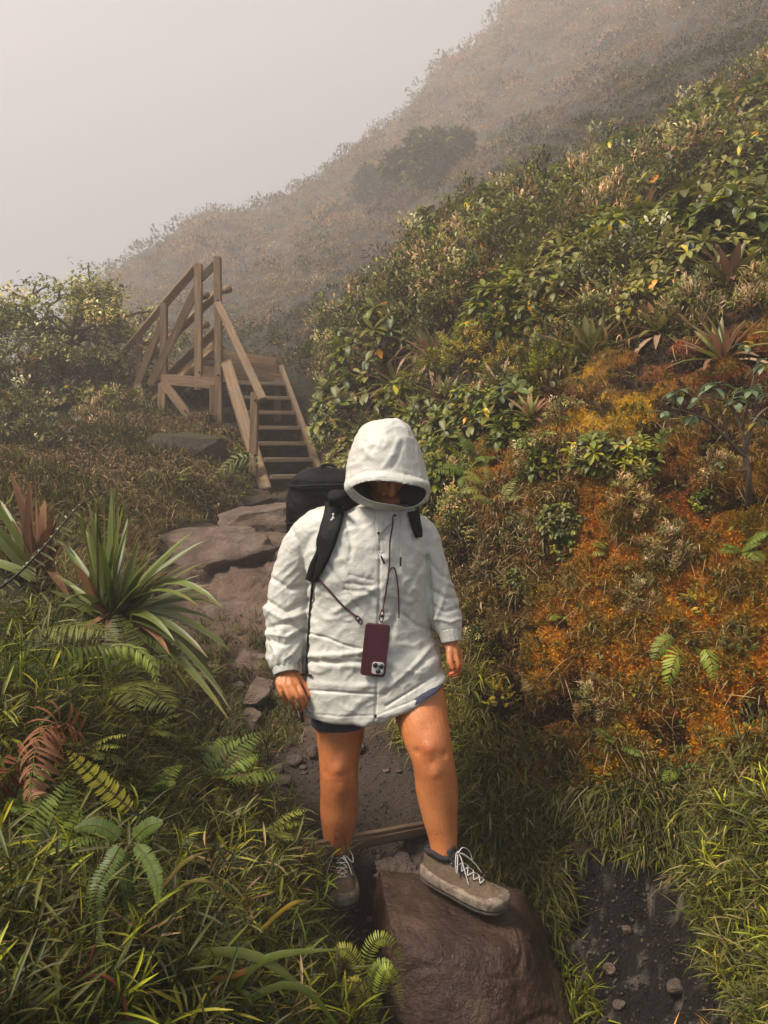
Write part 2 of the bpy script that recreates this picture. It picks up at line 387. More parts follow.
# haze
SIG = 0.0088
bm = bmesh.new(); bmesh.ops.create_cube(bm, size=1)
me = bpy.data.meshes.new('haze'); bm.to_mesh(me); bm.free()
hz = bpy.data.objects.new('haze', me); COL.objects.link(hz)
lo = np.array([GV[:, 0].min() - 2, -6, GV[:, 2].min() - 1]); hi = np.array([GV[:, 0].max() + 2, 181, max(GV[:, 2].max() + 1.5, 26)])
hz.location = tuple((lo + hi) / 2); hz.scale = tuple(hi - lo); tag(hz, 'pale mountain fog hanging over the slopes', 'fog', kind='stuff')
hm = bpy.data.materials.new('fog_air'); hm.use_nodes = True; t_ = hm.node_tree; t_.nodes.remove(t_.nodes['Principled BSDF'])
vp = t_.nodes.new('ShaderNodeVolumePrincipled'); vp.inputs['Color'].default_value = (.91, .82, .755, 1); vp.inputs['Density'].default_value = SIG; vp.inputs['Anisotropy'].default_value = .2
t_.links.new(vp.outputs[0], t_.nodes['Material Output'].inputs['Volume']); hz.data.materials.append(hm)

# ---------------------------------------------------------------- rocks
def rock_mat(name, a, b, c, moss=None, bump=.045, rough=.85, wet=None):
    t = NT(name); n1 = t.noise(5, 6, .65); n2 = t.noise(30, 5, .7)
    col = t.mix(n2, t.ramp(n1, [(.32, a), (.5, b), (.68, c)]), tuple(x * .75 for x in b))
    v = t.mix(t.noise(90, 3, .8), (.7, .7, .7), (1.3, 1.3, 1.3)); col = t.mix(1., col, v, 'MULTIPLY')
    if moss:
        g = t.n('NewGeometry'); sx = t.n('SeparateXYZ'); t.l(g.outputs['Normal'], sx.inputs[0])
        mm = t.n('Math', operation='MULTIPLY'); t.l(sx.outputs[2], mm.inputs[0]); t.l(t.noise(7, 5, .7), mm.inputs[1])
        col = t.mix(t.ramp(mm.outputs[0], [(.34, (0, 0, 0)), (.46, (1, 1, 1))]), col, moss)
    nn = t.n('Math', operation='ADD'); t.l(t.noise(9, 8, .72), nn.inputs[0]); t.l(t.noise(60, 4, .75), nn.inputs[1])
    r = t.ramp(n1, [(.3, (rough - .3,) * 3), (.7, (rough,) * 3)]) if wet else rough
    return t.set(col, r, nn.outputs[0], bump)
M['rock'] = rock_mat('trail_rock', (.085, .05, .034), (.25, .165, .115), (.44, .32, .24))
M['rockdark'] = rock_mat('mossy_rock', (.045, .03, .022), (.10, .07, .055), (.16, .11, .085), moss=(.07, .06, .012))
M['boulder'] = rock_mat('wet_boulder', (.018, .009, .005), (.055, .029, .018), (.15, .088, .055), rough=.38, wet=True, bump=.010)
M['rubble'] = rock_mat('rubble_rock', (.08, .055, .04), (.17, .12, .085), (.24, .18, .13))

def rock(name, loc, dims, seed=0, cuts=9, amp=.10, mat=None, rz=0, sub=5, label=None, group=None, cat='rock', planes=None, layer=0, knob=0, soft=.93):
    rr = random.Random(seed); bm = bmesh.new(); bmesh.ops.create_icosphere(bm, subdivisions=sub, radius=1)
    pl = []
    for _ in range(cuts):
        n = Vector((rr.gauss(0, 1), rr.gauss(0, 1), rr.gauss(0, .8))).normalized(); pl.append((n, rr.uniform(.58, .86)))
    if planes: pl = [(Vector(n).normalized(), d) for n, d in planes] + pl
    off = Vector((seed * 3.1, seed * 1.7, 0))
    for v in bm.verts:
        p = v.co.copy() * 1.02
        for n, d in pl:
            e = p.dot(n) - d
            if e > 0: p -= n * e * soft
        p = Vector((p.x * dims[0] / 2, p.y * dims[1] / 2, p.z * dims[2] / 2))
        nn = p.normalized(); s = max(dims)
        p += nn * (noise.fractal(p / s * 3 + off, 1, 2, 5) * amp * s * .35 + noise.fractal(p * 28 + off, 1, 2, 3) * .004)
        if layer: lz = (p.z + .10 * noise.noise(p * 3)) * 12; p += nn * layer * 1.8 * (abs((lz % 1) - .5) * 2 - .5)
        if knob: p += nn * knob * (.5 - noise.voronoi(p * 26 + off)[0][0])
        v.co = p
    me = bpy.data.meshes.new(name); bm.to_mesh(me); bm.free()
    o = link(name, me, mat or M['rock']); o.location = loc; o.rotation_euler = (0, 0, rz)
    if label: tag(o, label, cat, group)
    return o
def rpix(px, py, Y, wpx, hpx, depth, seed, mat, label, group=None, **k):
    k.setdefault('amp', .07); k.setdefault('cuts', 22); k.setdefault('soft', .985); k.setdefault('planes', [((.1, -.15, 1), .5), ((0, -1, .25), .6)]); k.setdefault('sub', 6)
    p = at(px, py, Y); s = Y / F
    return rock('rock', (p.x, p.y, p.z), (wpx * s, depth, hpx * s), seed, mat=mat, label=label, group=group, **k)
rpix(268, 522, 6.9, 120, 58, .9, 3, M['rock'], 'pale slanting rock ledge at the foot of the wooden stairs', layer=.012, planes=[((-.35, -.2, 1), .55)])
rpix(222, 552, 6.1, 165, 70, 1.0, 5, M['rock'], 'widest layered rock step halfway up the trail', layer=.014, planes=[((0, 0, 1), .7)])
rpix(245, 585, 5.75, 110, 50, .7, 8, M['rock'], 'dark broken rock face just below the widest rock step', layer=.01)
for k_, (px, py, Y, w_, h_, sd_) in enumerate(((215, 640, 4.75, 84, 26, 61), (262, 655, 4.6, 60, 30, 62), (230, 672, 4.5, 70, 22, 63), (275, 640, 4.9, 70, 40, 64), (285, 575, 5.6, 60, 40, 65), (190, 500, 7.6, 60, 26, 66), (245, 500, 7.8, 70, 22, 67), (160, 560, 6.0, 60, 36, 68), (285, 545, 6.6, 70, 46, 69), (300, 500, 7.6, 60, 30, 70), (262, 690, 4.25, 40, 26, 71), (215, 625, 4.95, 50, 22, 72))):
    rpix(px, py, Y, w_, h_, .5, sd_, M['rock' if k_ % 3 else 'rockdark'], ['thin dark slab under the flat pinkish slab', 'rough step rock beside the hiker\'s sleeve, below the pinkish slab', 'thin reddish step in the lower trail', 'rock half hidden behind the hiker\'s sleeve', 'rock behind the hiker\'s elbow', 'dark flat stone above the rounded rock at the trail top', 'flat stone directly below the lowest tread', 'dark rock under the sword leaves, left of the widest rock step', 'broken rock beside the hiker\'s shoulder', 'rock under the right end of the lowest tread', 'small rock left of the hiker\'s hand', 'dark chip of rock left under the pinkish slab'][k_], layer=.008)
rpix(166, 523, 7.1, 62, 34, .6, 9, M['rock'], 'small rounded rock left of the slanting ledge')
rpix(238, 610, 5.2, 92, 44, .8, 12, M['rock'], 'flat pinkish rock slab beside the hiker\'s sleeve', planes=[((-.1, -.1, 1), .5)])
rpix(205, 655, 4.8, 60, 50, .5, 14, M['rockdark'], 'dark damp rock low on the trail right of the sword-leaved plant')
rpix(232, 697, 4.3, 52, 34, .35, 17, M['rock'], 'reddish rock above the pale upright stone')
rpix(248, 727, 4.0, 36, 56, .28, 21, M['rock'], 'pale upright stone left of the hiker\'s bare thigh')
rpix(188, 452, 8.3, 96, 66, .9, 23, M['rockdark'], 'mossy brown rock in the dry ferns below the staircase')
rpix(476, 790, 3.35, 66, 40, .4, 27, M['rockdark'], 'dark rock ledge right of the hiker\'s front knee')
rpix(404, 788, 3.7, 36, 44, .2, 29, M['rockdark'], 'upright dark stone between the hiker\'s legs')
rpix(396, 878, 2.64, 60, 46, .25, 31, M['rubble'], 'knobbly crumbling rock between the two hiking shoes', amp=.16, knob=.035)
rpix(424, 872, 2.70, 36, 46, .25, 37, M['rubble'], 'crumbly brown rock directly behind the front shoe', amp=.16, knob=.035)
# boulder under the front shoe
bp0 = at(472, 985, 2.36)
def boulder_mesh():
    bm = bmesh.new(); bmesh.ops.create_icosphere(bm, subdivisions=7, radius=.64); c0 = Vector((.235, 2.34, -.22))
    A, B_, C_ = Vector((.02, 2.50, .122)), Vector((.44, 2.44, .050)), Vector((.10, 2.22, .098)); nt_ = (B_ - A).cross(C_ - A).normalized(); nt_ = nt_ if nt_.z > 0 else -nt_
    pl = [(nt_, A), (Vector((-1, -.12, .10)), Vector((-.005, 2.4, .08))), (Vector((.85, -.12, .42)), Vector((.455, 2.42, .05))), (Vector((.10, -.95, .45)), Vector((.12, 2.17, .08))), (Vector((0, 1, .2)), Vector((.2, 2.60, 0))),
          (Vector((-.55, -.8, .25)), Vector((.03, 2.19, 0))), (Vector((.6, -.75, .4)), Vector((.36, 2.18, -.02))), (Vector((.25, -.6, .75)), Vector((.25, 2.20, .065)))]
    pl = [(n.normalized(), p) for n, p in pl]
    for v in bm.verts:
        p = v.co + c0
        for _ in range(3):
            for n, q in pl:
                e = (p - q).dot(n) + .010 * noise.noise(p * 5)
                if e > -.04: p = p - n * ((e + .04) - .04 * (1 - math.exp(-(e + .04) / .04)) if e < .3 else e) * .75
        top = max(0, v.normal.z); nn = (p - c0).normalized()
        crack = math.exp(-(noise.noise(p * 3.2 + Vector((3, 1, 7))) / .035) ** 2)
        p += nn * (noise.fractal(p * 4, 1, 2, 5) * .020 * (1 - .6 * top) + noise.fractal(p * 22, 1, 2.1, 4) * .004 - crack * .007 * (1 - .5 * top))
        v.co = p - c0
    me = bpy.data.meshes.new('boulder'); bm.to_mesh(me); bm.free(); o = link('boulder', me, M['boulder']); o.location = c0
    return tag(o, "large wet brown boulder under the hiker's front shoe", 'boulder')
boulder = boulder_mesh()
# stones on the trail
rr = random.Random(5)
for i in range(46):
    px, py = rr.choice([(rr.uniform(275, 320), rr.uniform(745, 785)), (rr.uniform(255, 420), rr.uniform(735, 830)), (rr.uniform(350, 420), rr.uniform(845, 900)), (rr.uniform(345, 378), rr.uniform(890, 990)), (rr.uniform(225, 270), rr.uniform(640, 740)), (rr.uniform(560, 700), rr.uniform(900, 1010))])
    p, n = hit(px, py)
    if p is None or p.y > 6: continue
    s = rr.choice([.018, .025, .03, .045, .06]) * (p.y / 3)
    where = ('lying on the trail behind the hiker\'s legs' if py < 840 and px > 270 else 'in the dark mud hollow right of the boulder' if px > 500 else 'between the hiker\'s shoes and the log step' if px > 340 else 'on the trail left of the hiker\'s hand')
    rock('stone', (p.x, p.y, p.z + s * .15), (s * rr.uniform(1, 1.6), s * rr.uniform(.8, 1.3), s * rr.uniform(.5, .9)), 100 + i, sub=3, cuts=7, mat=M['rubble' if i % 3 else 'rock'], rz=rr.uniform(0, 3),
         label='small loose stone ' + where, group='loose stones ' + where, cat='stone')

# gravel
rng = np.random.default_rng(3)
def ico(sub=1):
    bm = bmesh.new(); bmesh.ops.create_icosphere(bm, subdivisions=sub, radius=1); v = np.array([p.co for p in bm.verts]); f = np.array([[q.index for q in p.verts] for p in bm.faces]); bm.free(); return v, f
iv, it = ico(1); ga = Acc(); pos = []
for poly, n in (([(255, 735), (420, 735), (425, 850), (330, 860), (270, 800)], 1500), ([(335, 850), (470, 840), (440, 900), (390, 900), (370, 1024), (345, 1024)], 1200), ([(560, 870), (650, 860), (730, 1024), (570, 1024)], 450), ([(190, 600), (290, 600), (290, 740), (230, 740)], 500)):
    xs, ys_ = zip(*poly); k = 0
    while k < n:
        px, py = rng.uniform(min(xs), max(xs)), rng.uniform(min(ys_), max(ys_)); k += 1
        if not inpoly(np.array([px]), np.array([py]), poly)[0]: continue
        p, nn = hit(px, py)
        if p is not None and p.y < 7: pos.append(tuple(p))
pos = np.array(pos); m = len(pos); rv = iv[None] * np.ones((1, 1, 1))
ga.inst(iv * (1 + .25 * rng.standard_normal((len(iv), 1))), it, frames(rng.standard_normal((m, 3))), pos, (rng.uniform(.002, .0075, m) ** 1)[:, None] * rng.uniform(.5, 1.2, (m, 3)), np.array([.055, .040, .030]) * rng.uniform(.3, 1.6, (m, 1)))
M['gravel'] = leaf_mat('gravel_surface', .8, 0, .3)
tag(ga.build('gravel', M['gravel'], smooth=False), 'loose gravel and grit on the muddy trail', 'gravel', kind='stuff')

# ---------------------------------------------------------------- wood
t = NT('weathered_wood'); g = t.noise(3.0, 6, .7, stretch=(9, 9, .6), dist=1.2)
col = t.ramp(g, [(.28, (.09, .05, .026)), (.5, (.25, .15, .075)), (.72, (.40, .27, .15))])
oi_ = t.n('ObjectInfo'); col = t.mix(1., col, t.ramp(oi_.outputs['Random'], [(0, (.62, .60, .60)), (1, (1.25, 1.2, 1.15))]), 'MULTIPLY')
col = t.mix(t.ramp(t.noise(2.2, 4), [(.4, (0, 0, 0)), (.7, (.8, .8, .8))]), col, (.17, .125, .085))
M['wood'] = t.set(col, .8, t.noise(14, 6, .8, stretch=(6, 6, .35)), .006)
t = NT('worn_tread_wood'); g = t.noise(3.0, 6, .7, stretch=(9, 9, .6), dist=1.)
M['tread'] = t.set(t.ramp(g, [(.3, (.15, .10, .06)), (.7, (.40, .29, .19))]), .75, t.noise(14, 6, .8, stretch=(6, 6, .35)), .006)
M['metal'] = plain('dark_bolt_metal', (.06, .05, .045), .5, metal=.7)
def beam(name, p0, p1, w_, h_, parent, mat=None, side=(1, 0, 0), bev=.008, rnd=0):
    "beam from p0 to p1; w_ along 'side', h_ the other way"
    p0, p1 = Vector(p0), Vector(p1); Z = (p1 - p0); Ln = Z.length; Z.normalize(); X = Vector(side); X = (X - Z * X.dot(Z)).normalized(); Y = Z.cross(X)
    bm = bmesh.new(); bmesh.ops.create_cube(bm, size=1)
    for v in bm.verts: v.co = Vector((v.co.x * w_, v.co.y * h_, (v.co.z + .5) * Ln))
    bmesh.ops.bevel(bm, geom=bm.edges[:], offset=bev, segments=2, affect='EDGES')
    for v in bm.verts: v.co += Vector((noise.noise(v.co * 3 + p0), noise.noise(v.co * 3 - p0), 0)) * .006
    me = bpy.data.meshes.new(name); bm.to_mesh(me); bm.free()
    o = link(name, me, mat or M['wood'], parent, smooth=False)
    mw = Matrix((X, Y, Z)).transposed().to_4x4(); mw.translation = p0 - (parent.location if parent else Vector())
    o.matrix_local = mw; return o

B0 = at(266, 482, 8.7); st = empty('wooden_staircase', (B0.x, B0.y, B0.z - .05), 0, 'weathered timber stairs with handrails climbing to a raised platform on the misty slope', 'staircase')
# lower flight : left foot (266,480) right foot (322,468); tops (228,368) and (281,374)
LB, RB = at(268, 484, 8.55), at(322, 468, 8.75); LT, RT = at(226, 368, 9.9), at(281, 373, 10.1)
LB.z -= .02
beam('stringer', LB + Vector((0, -.1, -.1)), LT + Vector((0, .05, .02)), .13, .24, st)
beam('stringer', RB + Vector((0, -.1, -.1)), RT + Vector((0, .05, .02)), .055, .22, st)
nT = 7
for i in range(nT):
    k = (i + .12) / nT; a, b = LB.lerp(LT, k), RB.lerp(RT, k); zz = (a.z + b.z) / 2; a.z = b.z = zz - .02
    d = (b - a).normalized()
    beam('tread', a + d * .02, b - d * .01, .25, .045, st, M['tread'], side=(0, 1, 0))
up = Vector((0, 0, 1))
# posts of the lower handrail and the long rail
pb = at(253, 478, 8.5); ptp = at(255, 392, 8.5); beam('post', pb, ptp, .085, .085, st)
PT1 = at(217.5, 257, 9.85); PT1b = at(218.5, 386, 9.85)
PT2 = at(198.5, 264, 10.0); PT2b = at(198.5, 382, 10.0)
beam('post', PT1b - up * .75, PT1, .085, .085, st); beam('post', PT2b - up * .1, PT2, .09, .09, st)
beam('handrail', at(218, 303, 9.74), at(263, 400, 8.36), .085, .05, st)
# the platform
DL = at(162, 379, 10.2); DR = at(214, 384, 9.85); BR = at(281, 385, 10.0)
beam('platform_edge', DL, DR + Vector((.05, 0, 0)), .14, .06, st, side=(0, 0, 1)); beam('platform_edge', LT + Vector((0, .12, -.05)), RT + Vector((.05, .12, -.05)), .13, .06, st, side=(0, 0, 1))
pd = Acc()
for i in range(7):
    a = DL.lerp(DR, .0) + Vector((0, .08 + i * .135, .05)); b = Vector((RT.x + .05, RT.y + i * .135 + .1, DR.z + .06)); a.z = b.z = DR.z + .06
    beam('deck_board', a, b, .125, .035, st, M['tread'], side=(0, 1, 0))
# back boards of the platform
for i, (y0, y1) in enumerate(((352, 362), (361, 370), (371, 384))):
    beam('back_board', at(203, y0 + 3, 10.9 - .3 * i), at(276 + i, y1 + 3, 11.0 - .3 * i), .20 if i < 2 else .22, .04, st, side=(0, 0, 1))
beam('post', at(215, 402, 10.9) - up * .8, at(215, 348, 10.9), .1, .1, st)
# landing supports
beam('support_post', at(216, 412, 9.88) - up * .3, at(216, 385, 9.88), .14, .12, st); beam('support_post', at(160, 425, 10.25) - up * .3, at(163, 383, 10.25), .1, .1, st)
beam('support_post', at(278, 440, 10.0) - up * .3, at(278, 388, 10.05), .09, .09, st)
beam('brace', at(163, 382, 10.15), at(192, 420, 10.05), .11, .06, st); beam('brace', at(205, 430, 10.6), at(170, 388, 10.6), .09, .06, st); beam('brace', at(138, 384, 10.6), at(146, 412, 10.6), .1, .06, st)
# second flight going away down to the left : rails, posts, stringers, braces
beam('handrail', at(216, 264, 9.97), at(196, 283, 10.02), .09, .05, st)
beam('handrail', at(196, 268, 10.08), at(161, 308, 10.6), .10, .05, st); beam('handrail', at(161, 308, 10.6), at(120, 357, 11.4), .09, .05, st)
beam('middle_rail', at(223, 289, 10.3), at(160, 348, 11.2), .10, .05, st); beam('middle_rail', at(221, 325, 10.3), at(150, 392, 11.2), .10, .05, st)
beam('middle_rail', at(216, 295, 9.95), at(140, 368, 11.0), .07, .04, st)
beam('post', at(164, 382, 10.5), at(164, 303, 10.5), .09, .09, st); beam('post', at(139, 378, 11.1), at(139.5, 334, 11.1), .08, .08, st)
beam('brace', at(151, 384, 10.45), at(197, 288, 10.05), .10, .06, st); beam('brace', at(135, 391, 10.8), at(162, 322, 10.65), .09, .06, st)
beam('brace', at(128, 366, 11.2), at(142, 346, 11.0), .07, .05, st)
beam('stringer', at(214, 345, 10.4), at(150, 400, 11.3), .06, .24, st); beam('stringer', at(190, 378, 10.9), at(160, 405, 11.4), .06, .2, st)
for i in range(5):
    a = at(205 - i * 12, 362 + i * 10, 10.5 + i * .17); beam('tread', a, a + Vector((.1, .75, 0)), .24, .045, st, M['tread'], side=(1, 0, 0))
for px_, py_, Y_ in ((203, 296, 10.2), (203, 325, 10.2), (225, 290, 10.2)):
    p = at(px_, py_, Y_) - st.location; a = Acc(); tube(a, [p, p + Vector((.07, -.05, 0))], [.05, .045], 10); a.build('rail_end', M['wood'], st)
for px_, py_, Y_ in ((218, 300, 9.8), (218, 375, 9.8), (199, 372, 9.95), (255, 400, 8.45), (255, 455, 8.45)):
    p = at(px_, py_, Y_) - st.location; a = Acc(); tube(a, [p, p + Vector((0, -.02, 0))], [.014, .01], 8); a.build('bolt', M['metal'], st)

# log step across the trail
ga_, gb_ = hit(300, 856)[0], hit(424, 831)[0]; up_l = Vector((0, 0, .012)); lg = beam('log_step', ga_ + up_l, gb_ + up_l, .05, .05, None, side=(0, 0, 1), bev=.012); print('log', ga_, gb_)
tag(lg, 'worn wooden edging board set across the trail behind the hiker', 'step')

# ---------------------------------------------------------------- vegetation generators
rng = np.random.default_rng(11)
PAL = dict(
    green=[(.052, .062, .006), (.082, .090, .007), (.032, .043, .006), (.115, .115, .008), (.058, .052, .007)],
    bright=[(.165, .180, .008), (.25, .25, .010), (.115, .13, .008), (.22, .19, .010)],
    dark=[(.024, .028, .007), (.036, .037, .009), (.05, .043, .012)],
    brown=[(.16, .085, .030), (.24, .14, .06), (.10, .05, .022), (.30, .19, .09)],
    tan=[(.36, .26, .14), (.26, .17, .085), (.20, .16, .06)],
    yellow=[(.42, .27, .02), (.30, .24, .02)],
    rust=[(.25, .07, .03), (.16, .045, .02)],
    orange=[(.36, .14, .015), (.28, .11, .015), (.18, .07, .012)],
    pale=[(.26, .24, .10), (.37, .33, .17), (.18, .175, .06), (.29, .25, .09)],
    olive=[(.10, .095, .02), (.075, .07, .016), (.13, .115, .03)])
def pal(m, rg=rng, **wts):
    names = list(wts); p = np.array([wts[k] for k in names], float); p /= p.sum()
    ch = rg.choice(len(names), m, p=p); out = np.empty((m, 3))
    for i, nme in enumerate(names):
        k = ch == i; a = np.array(PAL[nme]); out[k] = a[rg.integers(0, len(a), k.sum())]
    return out * rg.uniform(.8, 1.5, (m, 1))
BL = [strip(1, b, 4, .25, 'blade') for b in (.2, .8, 1.5, 2.2)]
LN = [strip(1, b, 3, .3, 'lance') for b in (.1, .5, 1.0)]
OB = [strip(1, b, 4, .18, 'obov') for b in (.25, .7, 1.2)]
def rand_dirs(m, tilt, rg=rng, az=None):
    a = rg.uniform(0, 2 * PI, m) if az is None else az
    th = tilt if not np.isscalar(tilt) else np.full(m, tilt)
    return np.stack([np.sin(th) * np.cos(a), np.sin(th) * np.sin(a), np.cos(th)], 1)
def sheet(acc, tmpl, pos, D, ln, wd, cols, rg=rng, roll=.5, tipc=None):
    "many leaves: templates chosen at random"
    m = len(pos); ch = rg.integers(0, len(tmpl), m)
    for i, (v, q) in enumerate(tmpl):
        k = np.where(ch == i)[0]
        if not len(k): continue
        R = frames(D[k], rg.uniform(-roll, roll, len(k)))
        sc = np.stack([wd[k], ln[k], ln[k]], 1); v2 = v
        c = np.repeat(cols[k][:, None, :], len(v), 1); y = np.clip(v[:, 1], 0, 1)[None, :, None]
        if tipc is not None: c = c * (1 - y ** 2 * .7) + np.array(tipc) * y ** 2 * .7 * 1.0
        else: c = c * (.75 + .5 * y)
        mid = (np.abs(v[:, 0]) < 1e-6)[None, :, None]; c = np.where(mid, c * 1.15, c)
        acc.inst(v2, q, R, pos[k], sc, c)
def scatter_px(poly, n, ymax=99, ymin=0, rg=rng, jig=.01):
    xs, ys_ = zip(*poly); px = rg.uniform(min(xs), max(xs), n); py = rg.uniform(min(ys_), max(ys_), n)
    k = inpoly(px, py, poly); P, N, Q = [], [], []
    for a, b in zip(px[k], py[k]):
        p, nn = hit(a, b)
        if p is not None and ymin < p.y < ymax: P.append(tuple(p)); N.append(tuple(nn)); Q.append((a, b))
    return np.array(P), np.array(N), np.array(Q)
def pathclear(P, lim=1.0):
    return seg_dist(P[:, 0], P[:, 1], PATHLINE) / _pw(P[:, 1]) > lim
def tufts(acc, P, N, nb, ln, wd, cols_kw, tilt=(.1, 1.1), nrm=.4, tmpl=BL, rg=rng, spread=.02, down=0):
    m = len(P); k = np.repeat(np.arange(m), nb); pos = P[k] + rg.normal(0, spread, (len(k), 3)) * (1, 1, .2)
    D = rand_dirs(len(k), rg.uniform(*tilt, len(k)), rg) * (1 - nrm) + N[k] * nrm; D[:, 2] -= down
    L_ = rg.uniform(*ln, len(k)); W = rg.uniform(*wd, len(k)); tint = pal(m, rg, **cols_kw)[k] * .5 + pal(len(k), rg, **cols_kw) * .5
    sheet(acc, tmpl, pos, D, L_, W, tint, rg)
def sprig_tmpl(seed, nl=9, L_=1.0):
    "bamboo-like shoot: stem with narrow leaves in two ranks, unit length"
    rg = np.random.default_rng(seed); a = Acc(); ang = np.linspace(0, rg.uniform(.3, .9), 8); y = np.cumsum(np.cos(ang)) / 8; z = np.cumsum(np.sin(ang)) / 8 * .5
    az = rg.uniform(0, 6.3); sp = np.stack([z * math.cos(az), z * math.sin(az), y], 1)
    tube(a, sp, .008, 4, cap=False, col=(.8, .8, .6))
    ii = np.linspace(2, 7, nl).astype(int); pos = sp[ii]; az = np.arange(nl) * 2.6 + rg.uniform(-.5, .5, nl); D = rand_dirs(nl, rg.uniform(.5, 1.15, nl), rg, az)
    sheet(a, [LN[0], LN[1]], pos, D, rg.uniform(.30, .55, nl), rg.uniform(.026, .042, nl), np.ones((nl, 3)) * rg.uniform(.8, 1.3, (nl, 1)), rg)
    V = np.concatenate(a.V); Q = np.concatenate(a.Q); C_ = np.concatenate(a.C); return V, Q, C_
SPR = [sprig_tmpl(s, 8 + s % 3) for s in range(5)]
def sprigs(acc, P, N, ln, cols, rg=rng, tilt=(.1, .9), nrm=.35):
    m = len(P); ch = rg.integers(0, len(SPR), m); D = rand_dirs(m, rg.uniform(*tilt, m), rg) * (1 - nrm) + N * nrm
    D /= np.linalg.norm(D, axis=1, keepdims=True); L_ = rg.uniform(*ln, m)
    for i, (v, q, c) in enumerate(SPR):
        k = np.where(ch == i)[0]
        if not len(k): continue
        Rm = frames(D[k], rg.uniform(0, 6.28, len(k)))[:, :, [0, 2, 1]]   # local Z along D
        Rm[:, :, 0] *= -1 if False else 1
        acc.inst(v, q, Rm, P[k], L_[k], cols[k][:, None, :] * c[None])

def frond(acc, spine, plen, npair, pw, col, droop=.5, tmpl=None, rg=rng, colvar=.15, ang=1.1, stem=.0014, stemc=(.11, .10, .03), tipcol=None, updir=None, curl=0, prof=None):
    "pinnate fern frond along a spine"
    sp = crom(spine, 40); tan = np.gradient(sp, axis=0); tan /= np.linalg.norm(tan, axis=1, keepdims=True)
    tube(acc, sp[::3], np.linspace(stem, stem * .3, len(sp[::3])), 5, cap=False, col=stemc)
    up_ = np.array(updir if updir is not None else (0, -.35, 1.)); up_ = up_ / np.linalg.norm(up_)
    t = np.linspace(.10, .985, npair); ii = np.clip((t * 39).astype(int), 0, 39)
    pr = (np.sin(PI * np.clip(t, 0, 1) ** .75) ** .7) if prof is None else np.interp(t, *prof)
    for s in (-1, 1):
        T_ = tan[ii]; side = np.cross(T_, up_) * s; side /= np.linalg.norm(side, axis=1, keepdims=True) + 1e-9
        upn = np.cross(side, T_) * (1 if s < 0 else -1)
        D = side * math.sin(ang) + T_ * math.cos(ang) + rg.normal(0, .06, (npair, 3)); D[:, 2] -= droop * .35
        P = sp[ii]; L_ = plen * pr * rg.uniform(.9, 1.08, npair) + 1e-4; W = np.full(npair, pw) * np.clip(pr + .2, .3, 1) * rg.uniform(.85, 1.1, npair)
        c = np.array(col)[None] * rg.uniform(1 - colvar, 1 + colvar, (npair, 1))
        if tipcol is not None: c = c * (1 - t[:, None]) + np.array(tipcol) * t[:, None]
        tm = tmpl or [strip(1, droop + curl, 4, .15, 'lance'), strip(1, droop * 1.4 + curl, 4, .15, 'lance')]
        # frames with the leaf face along upn
        Dn = D / np.linalg.norm(D, axis=1, keepdims=True); X = np.cross(Dn, upn); X /= np.linalg.norm(X, axis=1, keepdims=True); Z = np.cross(X, Dn)
        Z2 = np.where((Z @ up_)[:, None] < 0, -Z, Z); X2 = np.cross(Dn, Z2)
        Rm = np.stack([X2, Dn, Z2], 2); ch = rg.integers(0, len(tm), npair)
        for i, (v, q) in enumerate(tm):
            k = np.where(ch == i)[0]
            if len(k): acc.inst(v, q, Rm[k], P[k], np.stack([W[k], L_[k], L_[k]], 1), c[k])

# ---- prototypes
def dome_pts(m, R_, h, rg, shell=.75):
    a = rg.uniform(0, 2 * PI, m); u = rg.uniform(-.15, 1, m); r = np.sqrt(np.clip(1 - np.clip(u, 0, 1) ** 2, 0, 1)) * rg.uniform(shell, 1, m)
    P = np.stack([r * np.cos(a) * R_, r * np.sin(a) * R_, np.clip(u, -.1, 1) * h * rg.uniform(shell, 1, m) + .3 * h * (u < 0)], 1)
    N = np.stack([r * np.cos(a) * .8, r * np.sin(a) * .8, np.clip(u, .2, 1) + .35], 1); N /= np.linalg.norm(N, axis=1, keepdims=True)
    k = np.array([noise.noise(Vector(p) * 5 + Vector((m, 0, 0))) for p in P]); P *= (1 + .35 * k)[:, None]
    return P, N
def stems(acc, P, base_r, rg, n, r0=.008, col=(.10, .065, .04)):
    for i in rg.choice(len(P), min(n, len(P)), replace=False):
        p = P[i]; b = np.array([rg.normal(0, base_r), rg.normal(0, base_r), -.12]); mid = (b + p) / 2 + rg.normal(0, .03, 3); mid[2] -= .02
        tube(acc, [b, mid, p], [r0, r0 * .7, r0 * .35], 5, 6, cap=False, col=col)
M['bark'] = plain('twig_bark', (.11, .075, .05), .85, 12, .4, .004, 50)
